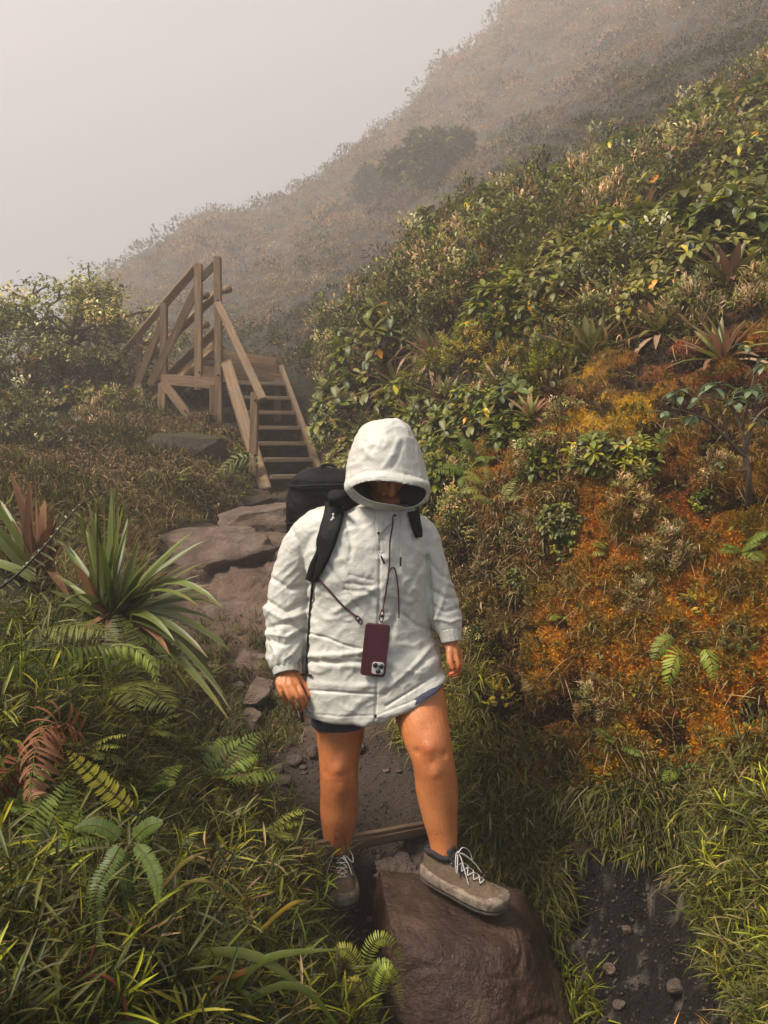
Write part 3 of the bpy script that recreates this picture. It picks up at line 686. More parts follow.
def shrub_broad(name, seed, R_=.3, h=.32, nros=46, nl=7, ll=(.045, .075), ww=.45, pale=1, **cols):
    rg = np.random.default_rng(seed); root = empty(name); P, N = dome_pts(nros, R_, h, rg); a = Acc()
    k = np.repeat(np.arange(nros), nl); az = np.tile(np.arange(nl) * 2 * PI / nl, nros) + np.repeat(rg.uniform(0, 6, nros), nl) + rg.normal(0, .25, len(k))
    th = rg.uniform(.75, 1.45, len(k)); loc = rand_dirs(len(k), th, rg, az); Rz = frames(N)[:, :, [0, 2, 1]][k]
    D = np.einsum('mij,mj->mi', Rz, loc); L_ = rg.uniform(*ll, len(k)) * 1.22; tint = pal(nros, rg, **cols)[k] * rg.uniform(.8, 1.2, (len(k), 1))
    odd = rg.random(len(k)) < .02; tint[odd] = pal(odd.sum(), rg, yellow=2, orange=1)
    sheet(a, OB, P[k], D, L_, L_ * ww, tint, rg, .2)
    # inner, older leaves lower down
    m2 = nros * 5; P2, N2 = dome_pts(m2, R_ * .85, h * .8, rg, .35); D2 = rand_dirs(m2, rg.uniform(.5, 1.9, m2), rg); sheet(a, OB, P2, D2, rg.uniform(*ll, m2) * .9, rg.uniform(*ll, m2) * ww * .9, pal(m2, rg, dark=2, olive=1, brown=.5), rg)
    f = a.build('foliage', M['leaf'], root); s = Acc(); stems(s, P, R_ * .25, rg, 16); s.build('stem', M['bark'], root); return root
def shrub_fine(name, seed, R_=.35, h=.4, n=1500, ll=(.018, .035), ww=.45, ns=26, **cols):
    rg = np.random.default_rng(seed); root = empty(name); a = Acc()
    C0, N0 = dome_pts(n // 26, R_, h, rg, .55); k = np.repeat(np.arange(len(C0)), 26); P = C0[k] + rg.normal(0, R_ * .085, (len(k), 3)); D = N0[k] * .5 + rand_dirs(len(k), rg.uniform(.2, 1.8, len(k)), rg) * .8
    tint = pal(len(C0), rg, **cols)[k] * rg.uniform(.7, 1.3, (len(k), 1)); L_ = rg.uniform(*ll, len(k))
    sheet(a, [OB[0], OB[1]] if ww > .3 else [LN[0], LN[1]], P, D, L_, L_ * ww, tint, rg); a.build('foliage', M['leaf'], root)
    s = Acc(); stems(s, C0, R_ * .2, rg, ns, .009); s.build('stem', M['bark'], root); return root
def bromeliad(name, seed, n=34, L_=.26, w_=.034, red=.6):
    rg = np.random.default_rng(seed); root = empty(name); a = Acc(); t = np.linspace(0, 1, n) ** .8; th = .12 + 1.45 * t + rg.normal(0, .08, n); az = np.arange(n) * 2.4
    P = np.stack([np.cos(az) * .012, np.sin(az) * .012, .03 - t * .03], 1); ln = L_ * (.7 + .4 * t) * rg.uniform(.85, 1.1, n)
    g = np.array([.11, .12, .02]); r = np.array([.15, .07, .04]); tn = np.array([.34, .22, .14]); c = np.where(rg.random((n, 1)) < red * (t[:, None] + .2), r, g); c = np.where((t[:, None] > .75) & (rg.random((n, 1)) < .5), tn, c) * rg.uniform(.7, 1.2, (n, 1))
    k1 = t < .55
    for kk, tm, nm_ in ((k1, [strip(1, .35, 5, .22, 'lance')], 'leaf_rosette'), (~k1, [strip(1, .9, 5, .22, 'lance')], 'old_leaves')):
        a = Acc(); sheet(a, tm, P[kk], rand_dirs(kk.sum(), th[kk], rg, az[kk]), ln[kk], np.full(kk.sum(), w_), c[kk], rg, .1, tipc=(.15, .08, .045)); a.build(nm_, M['leaf'], root)
    return root
def fern(name, seed, nf_=7, L_=.32, pl=.07, npair=22, col=(.12, .16, .02), pw=.011, tilt=(.5, 1.2), az=None, tipcol=None):
    rg = np.random.default_rng(seed); root = empty(name)
    for i in range(nf_):
        a = Acc(); z = (rg.uniform(0, 6.28) if az is None else rg.uniform(*az)); th = rg.uniform(*tilt); l = L_ * rg.uniform(.75, 1.1); pts = []; p = np.array([0., 0, 0])
        for s in range(6):
            e = th + s * .17; pts.append(p.copy()); p = p + np.array([math.sin(e) * math.cos(z), math.sin(e) * math.sin(z), math.cos(e)]) * l / 5
        frond(a, pts, pl * rg.uniform(.8, 1.1), npair, pw, np.array(col) * rg.uniform(.75, 1.2), .3, rg=rg, tipcol=tipcol); a.build('frond', M['grass'], root)
    return root
def feather(name, seed, col='bright', R_=.22):
    rg = np.random.default_rng(seed); root = empty(name); a = Acc(); n = 55; P, N = dome_pts(n, R_, R_ * .9, rg, .5); k = np.repeat(np.arange(n), 30)
    s = np.tile(np.linspace(0, 1, 30), n)[:, None]; ax = N + rg.normal(0, .3, N.shape); ax /= np.linalg.norm(ax, axis=1, keepdims=True)
    pos = P[k] + ax[k] * s * R_ * .45; D = ax[k] * .6 + rand_dirs(len(k), np.full(len(k), 1.4), rg) * .9; sheet(a, [LN[1]], pos, D, np.full(len(k), .028) * (1.2 - s[:, 0] * .7), np.full(len(k), .007), (pal(n, rg, **{col: 3, 'green': 1})[k]) * rg.uniform(.8, 1.2, (len(k), 1)), rg)
    a.build('foliage', M['grass'], root); st_ = Acc(); stems(st_, P, .04, rg, 14, .005); st_.build('stem', M['bark'], root); return root

# ---------------------------------------------------------------- hillside in the fog (stuff) and its shrubs
rng = np.random.default_rng(21)
def clump(seed, n=46, r=1., flat=.7, leaf=.16):
    rg = np.random.default_rng(seed); P, N = dome_pts(n, r, r * flat, rg, .55); D = N * .5 + rand_dirs(n, rg.uniform(.2, 1.9, n), rg); a = Acc()
    sheet(a, [strip(1, .4, 2, .15, 'lance')], P, D, rg.uniform(.7, 1.4, n) * leaf * 1.6, rg.uniform(.6, 1.3, n) * leaf * .62, np.ones((n, 3)) * rg.uniform(.6, 1.4, (n, 1)), rg)
    return np.concatenate(a.V), np.concatenate(a.Q), np.concatenate(a.C)
CL = [clump(s, 60) for s in range(4)] + [clump(9, 44, 1, 1.1, .2)]
def clumps(acc, P, sc, cols, rg=rng):
    ch = rg.integers(0, len(CL), len(P))
    for i, (v, q, c) in enumerate(CL):
        k = np.where(ch == i)[0]
        if not len(k): continue
        a = rg.uniform(0, 6.28, len(k)); Rm = np.zeros((len(k), 3, 3)); Rm[:, 0, 0] = np.cos(a); Rm[:, 0, 1] = -np.sin(a); Rm[:, 1, 0] = np.sin(a); Rm[:, 1, 1] = np.cos(a); Rm[:, 2, 2] = 1
        acc.inst(v, q, Rm, P[k], sc[k], cols[k][:, None, :] * c[None])
a = Acc()
P, N, Q = scatter_px([(60, 330), (110, 285), (200, 215), (330, 175), (430, 75), (500, -30), (900, -120), (900, 60), (600, 220), (420, 300), (360, 420), (240, 420), (120, 400)], 17000, 175, 11)
k = np.array([noise.noise(Vector(p) * .35) for p in P]); sc = (.16 + .30 * rng.random(len(P)) ** 2.2 + np.clip(k, 0, 1) * .35) * (P[:, 1] / 30) ** .9
cols = pal(len(P), olive=2.2, brown=2.2, pale=.8, tan=1.2) * 1.15 * (.85 + .5 * np.clip(k, -.5, .5))[:, None]
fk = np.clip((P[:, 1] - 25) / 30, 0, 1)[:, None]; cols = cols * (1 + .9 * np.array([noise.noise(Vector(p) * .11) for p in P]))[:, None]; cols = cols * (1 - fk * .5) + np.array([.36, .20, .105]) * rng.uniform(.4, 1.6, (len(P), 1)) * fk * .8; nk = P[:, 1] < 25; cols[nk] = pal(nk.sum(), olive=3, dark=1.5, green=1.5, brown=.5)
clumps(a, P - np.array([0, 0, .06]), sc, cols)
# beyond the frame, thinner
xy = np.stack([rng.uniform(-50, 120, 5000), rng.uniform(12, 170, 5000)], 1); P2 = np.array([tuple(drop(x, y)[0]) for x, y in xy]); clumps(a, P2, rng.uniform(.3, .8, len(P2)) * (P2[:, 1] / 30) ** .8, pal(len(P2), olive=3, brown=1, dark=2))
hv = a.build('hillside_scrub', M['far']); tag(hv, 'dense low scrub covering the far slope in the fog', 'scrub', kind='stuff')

# ---- right-hand slope: undergrowth mass, then individual plants
def up_ok(P, N): return pathclear(P, 1.15)
R_SLOPE = [(335, 470), (335, 330), (345, 270), (400, 225), (500, 190), (600, 160), (700, 100), (780, 55), (900, 0), (900, 290), (740, 305), (690, 335), (600, 352), (548, 395), (470, 440), (440, 500), (400, 520)]
P, N, Q = scatter_px(R_SLOPE, 9000, 12.5, 2); a = Acc()
k = pathclear(P, 1.2); P, N = P[k], N[k]
tufts(a, P, N, 3, (.08, .20), (.010, .02), dict(dark=3, green=1, brown=1.2), (.1, 1.2)); 
k = rng.random(len(P)) < .5; tufts(a, P[k], N[k], 6, (.03, .06), (.015, .03), dict(dark=3, olive=2, green=1), (.2, 1.4), tmpl=OB, spread=.07)
tag(a.build('undergrowth', M['leaf']), 'dark tangled undergrowth filling the gaps between the shrubs on the right slope', 'undergrowth', kind='stuff')

protos = {}
def hide_proto(root, key): protos[key] = (root, list(root.children)); return root
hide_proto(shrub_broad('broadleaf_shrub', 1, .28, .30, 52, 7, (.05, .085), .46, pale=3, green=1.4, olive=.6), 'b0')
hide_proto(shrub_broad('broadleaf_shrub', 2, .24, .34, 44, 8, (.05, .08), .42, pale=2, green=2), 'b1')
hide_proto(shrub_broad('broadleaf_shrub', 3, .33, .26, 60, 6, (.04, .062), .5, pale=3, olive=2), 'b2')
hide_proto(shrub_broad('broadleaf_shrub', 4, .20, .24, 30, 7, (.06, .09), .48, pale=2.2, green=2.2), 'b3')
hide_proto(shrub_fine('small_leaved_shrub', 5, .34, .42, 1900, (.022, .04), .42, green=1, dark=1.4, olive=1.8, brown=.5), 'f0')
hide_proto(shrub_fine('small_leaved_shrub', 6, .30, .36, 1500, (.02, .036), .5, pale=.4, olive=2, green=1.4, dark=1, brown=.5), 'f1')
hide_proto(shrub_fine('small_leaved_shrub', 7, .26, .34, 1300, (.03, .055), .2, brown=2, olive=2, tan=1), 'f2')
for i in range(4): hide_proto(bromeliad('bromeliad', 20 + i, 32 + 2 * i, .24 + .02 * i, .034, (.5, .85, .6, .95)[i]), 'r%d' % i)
hide_proto(fern('fern', 31, 8, .30, .075, 20), 'n0'); hide_proto(fern('fern', 32, 7, .26, .06, 18, (.17, .17, .03)), 'n1'); hide_proto(fern('fern', 33, 7, .28, .065, 18, (.22, .15, .04)), 'n2')
hide_proto(fern('fern', 34, 6, .34, .085, 26, (.10, .11, .015), .008), 'n3'); hide_proto(fern('fern', 35, 5, .30, .07, 22, (.17, .075, .03), .008), 'n4')
hide_proto(feather('feathery_shrub', 41, 'bright'), 'c0'); hide_proto(feather('feathery_shrub', 42, 'olive'), 'c1'); hide_proto(feather('feathery_shrub', 43, 'yellow', .2), 'c2')
used = set()
KIND = dict(b=('shrub', 'grey-green broad-leaved shrub'), f=('shrub', 'low shrub of tiny dull leaves'), r=('bromeliad', 'reddish strap-leaved rosette plant'), n=('fern', 'small arching fern'), c=('shrub', 'feathery yellow-green bush'))
KINDV = dict(f2=('shrub', 'brownish narrow-leaved low shrub'), n2=('fern', 'bronze arching fern'), c1=('shrub', 'feathery olive bush'), c2=('shrub', 'feathery golden bush'))
def place(key, p, n, sc=1., lean=.35, rz=None, sink=.03, label=None, group=None, where='on the misty right slope'):
    root, kids = protos[key]; up_ = (Vector((0, 0, 1)) * (1 - lean) + Vector(n) * lean).normalized()
    q = up_.to_track_quat('Z', 'Y') @ Quaternion((0, 0, 1), rng.uniform(0, 6.28) if rz is None else rz)
    loc = Vector(p) - up_ * sink
    if key not in used: used.add(key); o = root
    else: o = copy_tree(root, kids=kids)
    o.location = loc; o.rotation_mode = 'XYZ'; o.rotation_euler = q.to_euler(); o.scale = (sc,) * 3
    cat, ph = KINDV.get(key, KIND[key[0]])
    if label: tag(o, label, cat, group)
    else: tag(o, ph + ' ' + where, cat, ph + 's ' + where)
    if label and not group and 'group' in o: del o['group']
    return o
TAKEN = []
def free(p, r):
    for q, s in TAKEN:
        if (p - q).length < (r + s): return False
    return True
def put(key, px, py, sc=1., r=None, **k):
    p, n = hit(px, py)
    if p is None: return None
    TAKEN.append((p, r if r is not None else .2 * sc)); return place(key, p, n, sc, **k)
# the ones you can tell apart
put('r3', 722, 358, 1.0, lean=.3, label='dark red rosette plant alone in the hollow of the rust-red moss')
put('r0', 728, 285, 1.5, lean=.3, label='largest reddish rosette plant, above the rust-red moss')
put('r1', 566, 285, 1.1, label='reddish rosette plant left of the largest one, high on the slope')
put('r2', 590, 355, 1.2, label='rosette plant with green upright leaves just above the golden moss'); put('r1', 448, 405, 1.2, label='brown rosette plant left of the golden moss, upper right of the hood')
put('r3', 370, 440, 1.3, label='brown rosette plant directly behind the hood'); put('r2', 420, 345, 1.3); put('r0', 620, 90, 1.3); put('r1', 740, 150, 1.4); put('r0', 690, 215, 1.3); put('r3', 395, 385, 1.2); put('r2', 500, 395, 1.1)
put('c0', 462, 345, 1.0, label='bright feathery bush, upper one of the yellow-green streak'); put('c0', 438, 375, 1.1, label='bright feathery bush, middle of the yellow-green streak'); put('c1', 410, 395, 1.1, label='olive feathery bush at the lower end of the yellow-green streak')
put('c1', 500, 305, 1.0); put('c0', 556, 375, 1., label='bright feathery bush at the upper left edge of the golden moss'); put('c2', 505, 362, .8, label='golden feathery bush among grey-green leaves'); put('c0', 735, 235, 1.0, label='bright feathery bush right of the path of rosette plants near the frame edge')
for q_ in (('b1', 470, 425, .8), ('f0', 500, 410, .8), ('n0', 480, 455, .8), ('b3', 515, 440, .7), ('f2', 455, 480, .7), ('b0', 440, 420, .8), ('n1', 490, 485, .7), ('f0', 465, 520, .6), ('r1', 530, 415, .7), ('b3', 415, 440, .8), ('f1', 540, 460, .5)): put(q_[0], q_[1], q_[2], q_[3], where='in the dark thicket right of the hood', r=.03)
for q_ in (('b0', 560, 520, .34), ('n1', 610, 545, .4), ('f2', 640, 600, .4), ('n0', 560, 610, .35), ('b3', 520, 580, .3), ('c2', 700, 600, .4), ('f2', 600, 700, .4), ('n2', 540, 680, .4), ('c1', 735, 640, .4), ('f1', 480, 640, .35), ('n0', 620, 740, .4), ('f2', 670, 550, .45), ('c2', 500, 690, .4), ('n2', 750, 720, .4), ('b3', 700, 500, .3), ('f1', 590, 470, .4), ('f2', 720, 470, .4), ('c1', 530, 740, .35), ('n1', 580, 650, .3), ('f2', 630, 500, .5), ('n2', 655, 650, .3)): put(q_[0], q_[1], q_[2], q_[3], where='scattered over the mossy bank', r=.02)
for px_, py_, ky_, sc_f, lb_ in ((120, 700, 'n3', 1.0, 'full green fern clump just below the sword-leaved plant'), (205, 800, 'n0', .8, 'green fern clump at the trail edge of the left bank'), (20, 660, 'n3', 1.0, 'tall green fern clump at the left edge above the rust-brown dead fern'), (175, 955, 'n3', .65, 'low dark green fern clump in front of the broad grass blades'), (35, 880, 'n0', .6, 'green fern clump at the left edge below the rust-brown dead fern'), (255, 850, 'n1', .6, 'olive fern clump left of the rear hiking shoe')): put(ky_, px_, py_, sc_f, label=lb_, r=.01, sink=-.05)
for i_, (px_, py_) in enumerate(((30, 700), (110, 720), (190, 760), (60, 850), (150, 800), (225, 830), (20, 920), (190, 930), (250, 880), (120, 980), (40, 985), (270, 960), (215, 775), (80, 760), (165, 870), (240, 990), (5, 810), (140, 740))): put(('n0', 'n1', 'n3', 'n4')[i_ % 4], px_, py_, (.42, .5, .45, .38)[i_ % 4], label='small fern half buried in the grass of the left bank', group='small ferns in the grass of the left bank', r=.01, sink=-.02)
put('c2', 395, 420, .9); put('c0', 448, 450, .9, label='bright feathery bush right of the hood'); put('n0', 470, 470, .9, label='green fern hanging right of the hood'); put('n1', 532, 350, .9)
# dense rest by dart throwing in world space, nearest first
cand = []
P, N, Q = scatter_px(R_SLOPE, 3600, 12, 2.5)
order = np.argsort(P[:, 1]); cnt = {}
perm = rng.permutation(len(P))
for i in perm:
    p = Vector(P[i]); q = Q[i]
    if not pathclear(P[i:i + 1], 1.7)[0]: continue
    if q[0] < 338 and q[1] > 335: continue
    sz = .70 if p.y < 5 else .98 if p.y < 7 else 1.2
    rad = .125 * sz * (1 + .1 * p.y / 6)
    if not free(p, rad): continue
    fine = noise.noise(p * .9) + (.35 if (q[0] < 480 and q[1] < 330) else -.1)
    u = rng.random()
    if fine > .15: key = rng.choice(['f0', 'f1', 'f0', 'f1', 'b2', 'f2'])
    elif u < .56: key = rng.choice(['b0', 'b1', 'b2', 'b3'])
    elif u < .77: key = rng.choice(['r0', 'r1', 'r2', 'r3'])
    elif u < .83: key = rng.choice(['n0', 'n1', 'n2'])
    elif u < .90: key = rng.choice(['c0', 'c1', 'c2'])
    else: key = rng.choice(['f0', 'f1', 'f2'])
    if cnt.get(key[0], 0) >= 270 or len(cand) > 620: continue
    cnt[key[0]] = cnt.get(key[0], 0) + 1; cand.append(key)
    TAKEN.append((p, rad * (.8 if key[0] in 'bf' else 1.)))
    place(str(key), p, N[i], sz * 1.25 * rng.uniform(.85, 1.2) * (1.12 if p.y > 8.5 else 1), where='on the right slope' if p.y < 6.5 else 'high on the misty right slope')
print('slope plants', len(cand), cnt)
# thin flower stalks on the crest
for px, py, h in ((520, 195, .34), (408, 100, .3), (560, 170, .3), (578, 135, .32), (470, 215, .25), (604, 122, .3), (655, 95, .28), (498, 205, .22), (640, 130, .26)):
    p, n = hit(px, py + 22)
    if p is None or p.y > 14: continue
    h = h * p.y / 8 * 1.2; a = Acc(); tube(a, [p - Vector((0, 0, .1)), p + Vector((rng.normal(0, .02), 0, h * .6)), p + Vector((rng.normal(0, .05), 0, h + .1))], [.009, .008, .004], 5, 6, col=(.09, .06, .04))
    z = rng.uniform(.45, 1, 40); D = rand_dirs(40, rng.uniform(.6, 1.3, 40)); sheet(a, [OB[0]], np.array(p) + np.stack([z * 0, z * 0, z * h + .06], 1), D, np.full(40, .035), np.full(40, .014), pal(40, brown=2, olive=1))
    o = a.build('flower_stalk', M['dry']); tag(o, 'thin dark flower stalk standing above the crest of the right slope', 'flower stalk', 'flower stalks on the crest')

# ---- moss sprigs, roots and tufts of the bank
P, N, Q = scatter_px(R_BANK, 165000, 5.2, 1); a = Acc()
k = pathclear(P, 1.0); P, N, Q = P[k], N[k], Q[k]
n1 = np.array([noise.fractal(Vector(p) * 1.3, 1, 2, 3) for p in P]) * 1.2; n2 = np.array([noise.fractal(Vector(p) * 6, 1, 2.1, 4) for p in P])
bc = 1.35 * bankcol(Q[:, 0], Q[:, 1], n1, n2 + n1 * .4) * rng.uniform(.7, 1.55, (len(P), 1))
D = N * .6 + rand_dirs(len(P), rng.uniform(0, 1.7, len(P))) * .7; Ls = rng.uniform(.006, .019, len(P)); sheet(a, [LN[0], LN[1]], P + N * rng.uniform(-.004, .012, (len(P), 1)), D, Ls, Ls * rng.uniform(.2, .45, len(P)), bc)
tag(a.build('moss', M['moss'], smooth=True), 'orange, golden and rust-red moss carpeting the steep right bank', 'moss', kind='stuff')
a = Acc(); k = (n2 + rng.normal(0, .18, len(P)) > .16) & (rng.random(len(P)) < .03)
tufts(a, P[k], N[k], 4, (.03, .085), (.002, .0045), dict(tan=2, brown=2, olive=2, green=2, dark=1.4), (.1, 1.5), down=.25)
k = rng.random(len(P)) < .008; tufts(a, P[k], N[k], 5, (.02, .045), (.008, .016), dict(green=2, olive=2, dark=2), (.3, 1.5), tmpl=OB, spread=.012)
k = rng.random(len(P)) < .004; tufts(a, P[k], N[k], 2, (.06, .16), (.002, .004), dict(tan=3, brown=1), (.8, 1.8), down=.6, nrm=.5)
# darker green ground cover on parts of the bank
Pg, Ng, Qg = scatter_px([(450, 710), (520, 720), (600, 780), (720, 740), (900, 660), (900, 860), (600, 850), (450, 800)], 3000, 5, 1); tufts(a, Pg, Ng, 4, (.04, .10), (.004, .008), dict(green=3, dark=2, olive=2, tan=.8), (.1, 1.4), down=.1)
Pg, Ng, Qg = scatter_px([(440, 520), (560, 430), (620, 440), (560, 520), (520, 600), (440, 640)], 2600, 6, 1); Pg_ok = pathclear(Pg, 1.0); tufts(a, Pg[Pg_ok], Ng[Pg_ok], 4, (.03, .08), (.004, .009), dict(dark=3, brown=2, olive=1, tan=.6), (.1, 1.4), down=.2)
tag(a.build('bank_ground_cover', M['grass']), 'thin grass, rootlets and small herbs growing through the moss of the bank', 'ground cover', kind='stuff')

# ---- grass: overhanging fringe and lower right slope, left bank
a = Acc()
FR = [(455, 800), (500, 795), (560, 835), (640, 815), (670, 835), (700, 900), (745, 1000), (760, 1060), (900, 1060), (900, 780), (740, 790), (640, 780), (540, 790), (460, 770)]
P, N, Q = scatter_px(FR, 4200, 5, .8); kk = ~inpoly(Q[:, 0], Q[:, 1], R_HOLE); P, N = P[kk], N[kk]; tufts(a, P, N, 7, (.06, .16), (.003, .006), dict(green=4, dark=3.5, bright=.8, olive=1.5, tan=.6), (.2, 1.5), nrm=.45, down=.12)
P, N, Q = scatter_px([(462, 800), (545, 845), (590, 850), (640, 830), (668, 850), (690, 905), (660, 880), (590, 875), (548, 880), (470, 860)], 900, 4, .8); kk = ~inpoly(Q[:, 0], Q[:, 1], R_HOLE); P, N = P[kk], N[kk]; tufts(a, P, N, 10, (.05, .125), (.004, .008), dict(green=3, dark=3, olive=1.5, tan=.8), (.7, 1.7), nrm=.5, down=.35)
P, N, Q = scatter_px([(470, 800), (560, 850), (555, 940), (520, 925), (462, 870)], 700, 4, .8); tufts(a, P, N, 10, (.08, .20), (.004, .008), dict(green=3, dark=3, olive=1.5, tan=.6), (.2, 1.5), nrm=.4, down=.1)
P, N, Q = scatter_px([(545, 950), (580, 970), (600, 1040), (560, 1050)], 40, 4, .8)
if len(P): tufts(a, P, N, 10, (.12, .2), (.005, .009), dict(bright=2, green=3), (.1, .9), nrm=.2)
P, N, Q = scatter_px([(690, 850), (768, 790), (900, 780), (900, 1060), (760, 1060), (730, 980)], 700, 4, .8); sprigs(a, P, N, (.09, .17), pal(len(P), green=4, bright=1.3, olive=2, dark=1))
tag(a.build('grass', M['grass']), 'long grass hanging over the dark hollow and covering the lower right slope', 'grass', kind='stuff')

LEFT = [(-150, 640), (60, 600), (150, 670), (205, 720), (245, 760), (268, 815), (298, 865), (316, 900), (326, 945), (338, 975), (345, 1010), (380, 1030), (380, 1080), (-150, 1080)]
a = Acc()
P, N, Q = scatter_px(LEFT, 19000, 6, .5); k = pathclear(P, .92) | (Q[:, 0] < 325); P, N, Q = P[k], N[k], Q[k]
lit = np.array([noise.noise(Vector(p) * 2.2) for p in P])
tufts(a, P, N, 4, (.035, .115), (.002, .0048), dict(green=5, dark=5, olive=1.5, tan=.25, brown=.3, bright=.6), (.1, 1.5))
k = lit > .05; tufts(a, P[k][::3], N[k][::3], 4, (.05, .13), (.0025, .0055), dict(bright=2, green=3, dark=1, yellow=.3), (.1, 1.3))
k = rng.random(len(P)) < .03; tufts(a, P[k], N[k], 3, (.04, .11), (.002, .006), dict(tan=3, brown=2), (.8, 1.8), nrm=.2)
k = rng.random(len(P)) < .04; tufts(a, P[k], N[k], 3, (.02, .045), (.006, .012), dict(green=3, bright=2), (.5, 1.4), tmpl=LN, spread=.03)
def outer(x0, x1, y0, y1, n):
    q = np.stack([rng.uniform(x0, x1, n), rng.uniform(y0, y1, n)], 1); g = [drop(*v) for v in q]; PP = np.array([tuple(v[0]) for v in g]); NN = np.array([tuple(v[1]) for v in g]); sx, sy = topx(PP[:, 0], np.maximum(PP[:, 1], .2), PP[:, 2])
    k = pathclear(PP, 1.1) & ~((sx > -20) & (sx < 790) & (sy < 1060) & (PP[:, 1] > .4)); return PP[k], NN[k]
PO, NO = outer(-5, -.35, -.5, 6.5, 9000); tufts(a, PO, NO, 6, (.06, .17), (.004, .009), dict(green=5, dark=5, olive=2, bright=1.2, tan=.5), (.1, 1.4))
tag(a.build('grass', M['grass']), 'thick mixed grass on the left bank in the foreground', 'grass', kind='stuff')
a = Acc(); k = (rng.random(len(P)) < .11) & (lit > -.25); Pk, Nk = P[k] + rng.normal(0, .02, (k.sum(), 3)), N[k]
sprigs(a, Pk, Nk, (.08, .2), pal(len(Pk), green=3, bright=2.6, olive=1.5, dark=2.5, brown=.5) * 1.05)
Pk, Nk = Pk[::5], Nk[::5]; tufts(a, Pk, Nk, 3, (.07, .16), (.007, .013), dict(green=3, dark=2, bright=1.5, tan=.7, yellow=.3), (.3, 1.3))
tag(a.build('bamboo_grass', M['grass']), 'fine bamboo-like shoots with narrow pointed leaves over the left bank', 'bamboo grass', kind='stuff')
a = Acc(); PO, NO = outer(.7, 5, -.5, 4.6, 9000); tufts(a, PO, NO, 6, (.04, .15), (.004, .009), dict(green=3, olive=3, brown=2, dark=2, orange=2.5, tan=.7), (.1, 1.4))
PO, NO = outer(1.6, 9, 3.5, 9.5, 7000); tufts(a, PO, NO, 7, (.08, .2), (.015, .035), dict(green=4, olive=3, dark=3, pale=1, brown=1), (.2, 1.4), tmpl=OB, spread=.08)
tag(a.build('bank_scrub', M['leaf']), 'mixed low growth on the right bank beyond the young tree', 'scrub', kind='stuff')
# narrow edges of the trail further up and left of it
a = Acc()
P, N, Q = scatter_px([(190, 640), (300, 640), (300, 740), (270, 760), (215, 740)], 1000, 7, 2); k = ~((Q[:, 0] > 225) & (Q[:, 1] < 690)); P, N = P[k], N[k]; tufts(a, P, N, 5, (.04, .12), (.003, .006), dict(dark=3, olive=2, green=2, tan=1), (.1, 1.3))
P, N, Q = scatter_px([(130, 540), (150, 620), (200, 640), (190, 700), (120, 660), (60, 600), (0, 560), (0, 500), (130, 500)], 3000, 7, 2); k = pathclear(P, 1.05); P, N = P[k], N[k]; tufts(a, P, N, 5, (.06, .16), (.004, .008), dict(dark=2, olive=3, brown=1.5, green=2, tan=1), (.1, 1.3))
P, N, Q = scatter_px([(110, 500), (222, 503), (222, 520), (160, 528), (150, 560), (165, 590), (120, 590)], 1500, 9, 3); tufts(a, P, N, 5, (.05, .14), (.005, .010), dict(dark=2, olive=3, brown=2.5, tan=1.5), (.1, 1.3))
P, N, Q = scatter_px([(300, 430), (340, 380), (350, 440), (400, 480), (300, 480)], 1600, 11, 3); k = pathclear(P, 1.1); P, N = P[k], N[k]; tufts(a, P, N, 6, (.08, .22), (.006, .012), dict(dark=2, olive=3, brown=2, green=2), (.1, 1.2))
P, N, Q = scatter_px([(365, 720), (470, 640), (500, 790), (470, 780), (455, 730), (400, 760), (370, 760)], 1300, 6, 2.8); k = pathclear(P, .9); P, N = P[k], N[k]; tufts(a, P, N, 6, (.06, .16), (.004, .008), dict(green=3, olive=2, bright=1.5, tan=1), (.1, 1.3))
for x0 in range(60):
    p, n = hit(rng.uniform(195, 290), rng.uniform(618, 680))
    if p is not None: tufts(a, np.array([tuple(p)]), np.array([tuple(n)]), 12, (.05, .12), (.003, .006), dict(dark=3, olive=2, green=2), (.1, 1.4))
tag(a.build('trailside_grass', M['grass']), 'short rough grass along the edges of the climbing trail', 'grass', kind='stuff')

# ---- dry fern mass left of the stairs
a = Acc()
MIDL = [(-150, 400), (0, 425), (60, 425), (110, 412), (150, 405), (200, 410), (250, 440), (268, 500), (215, 512), (140, 512), (130, 535), (60, 520), (-150, 560)]
P, N, Q = scatter_px(MIDL, 9000, 12, 3.5); k = pathclear(P, 1.2); P, N, Q = P[k], N[k], Q[k]
m1 = np.array([noise.noise(Vector(p) * 1.1) for p in P])
k = m1 > -.15; tufts(a, P[k], N[k], 5, (.07, .2), (.008, .016), dict(tan=3, brown=3, olive=2), (.1, 1.3), tmpl=BL[2:])
k = m1 < .1; tufts(a, P[k], N[k], 5, (.06, .17), (.008, .016), dict(olive=3, green=2, brown=1, dark=1.5), (.1, 1.3))
tag(a.build('dry_ferns', M['dry']), 'mass of drooping dry brown ferns on the slope below the staircase', 'dry ferns', kind='stuff')
protos['f1'] and None
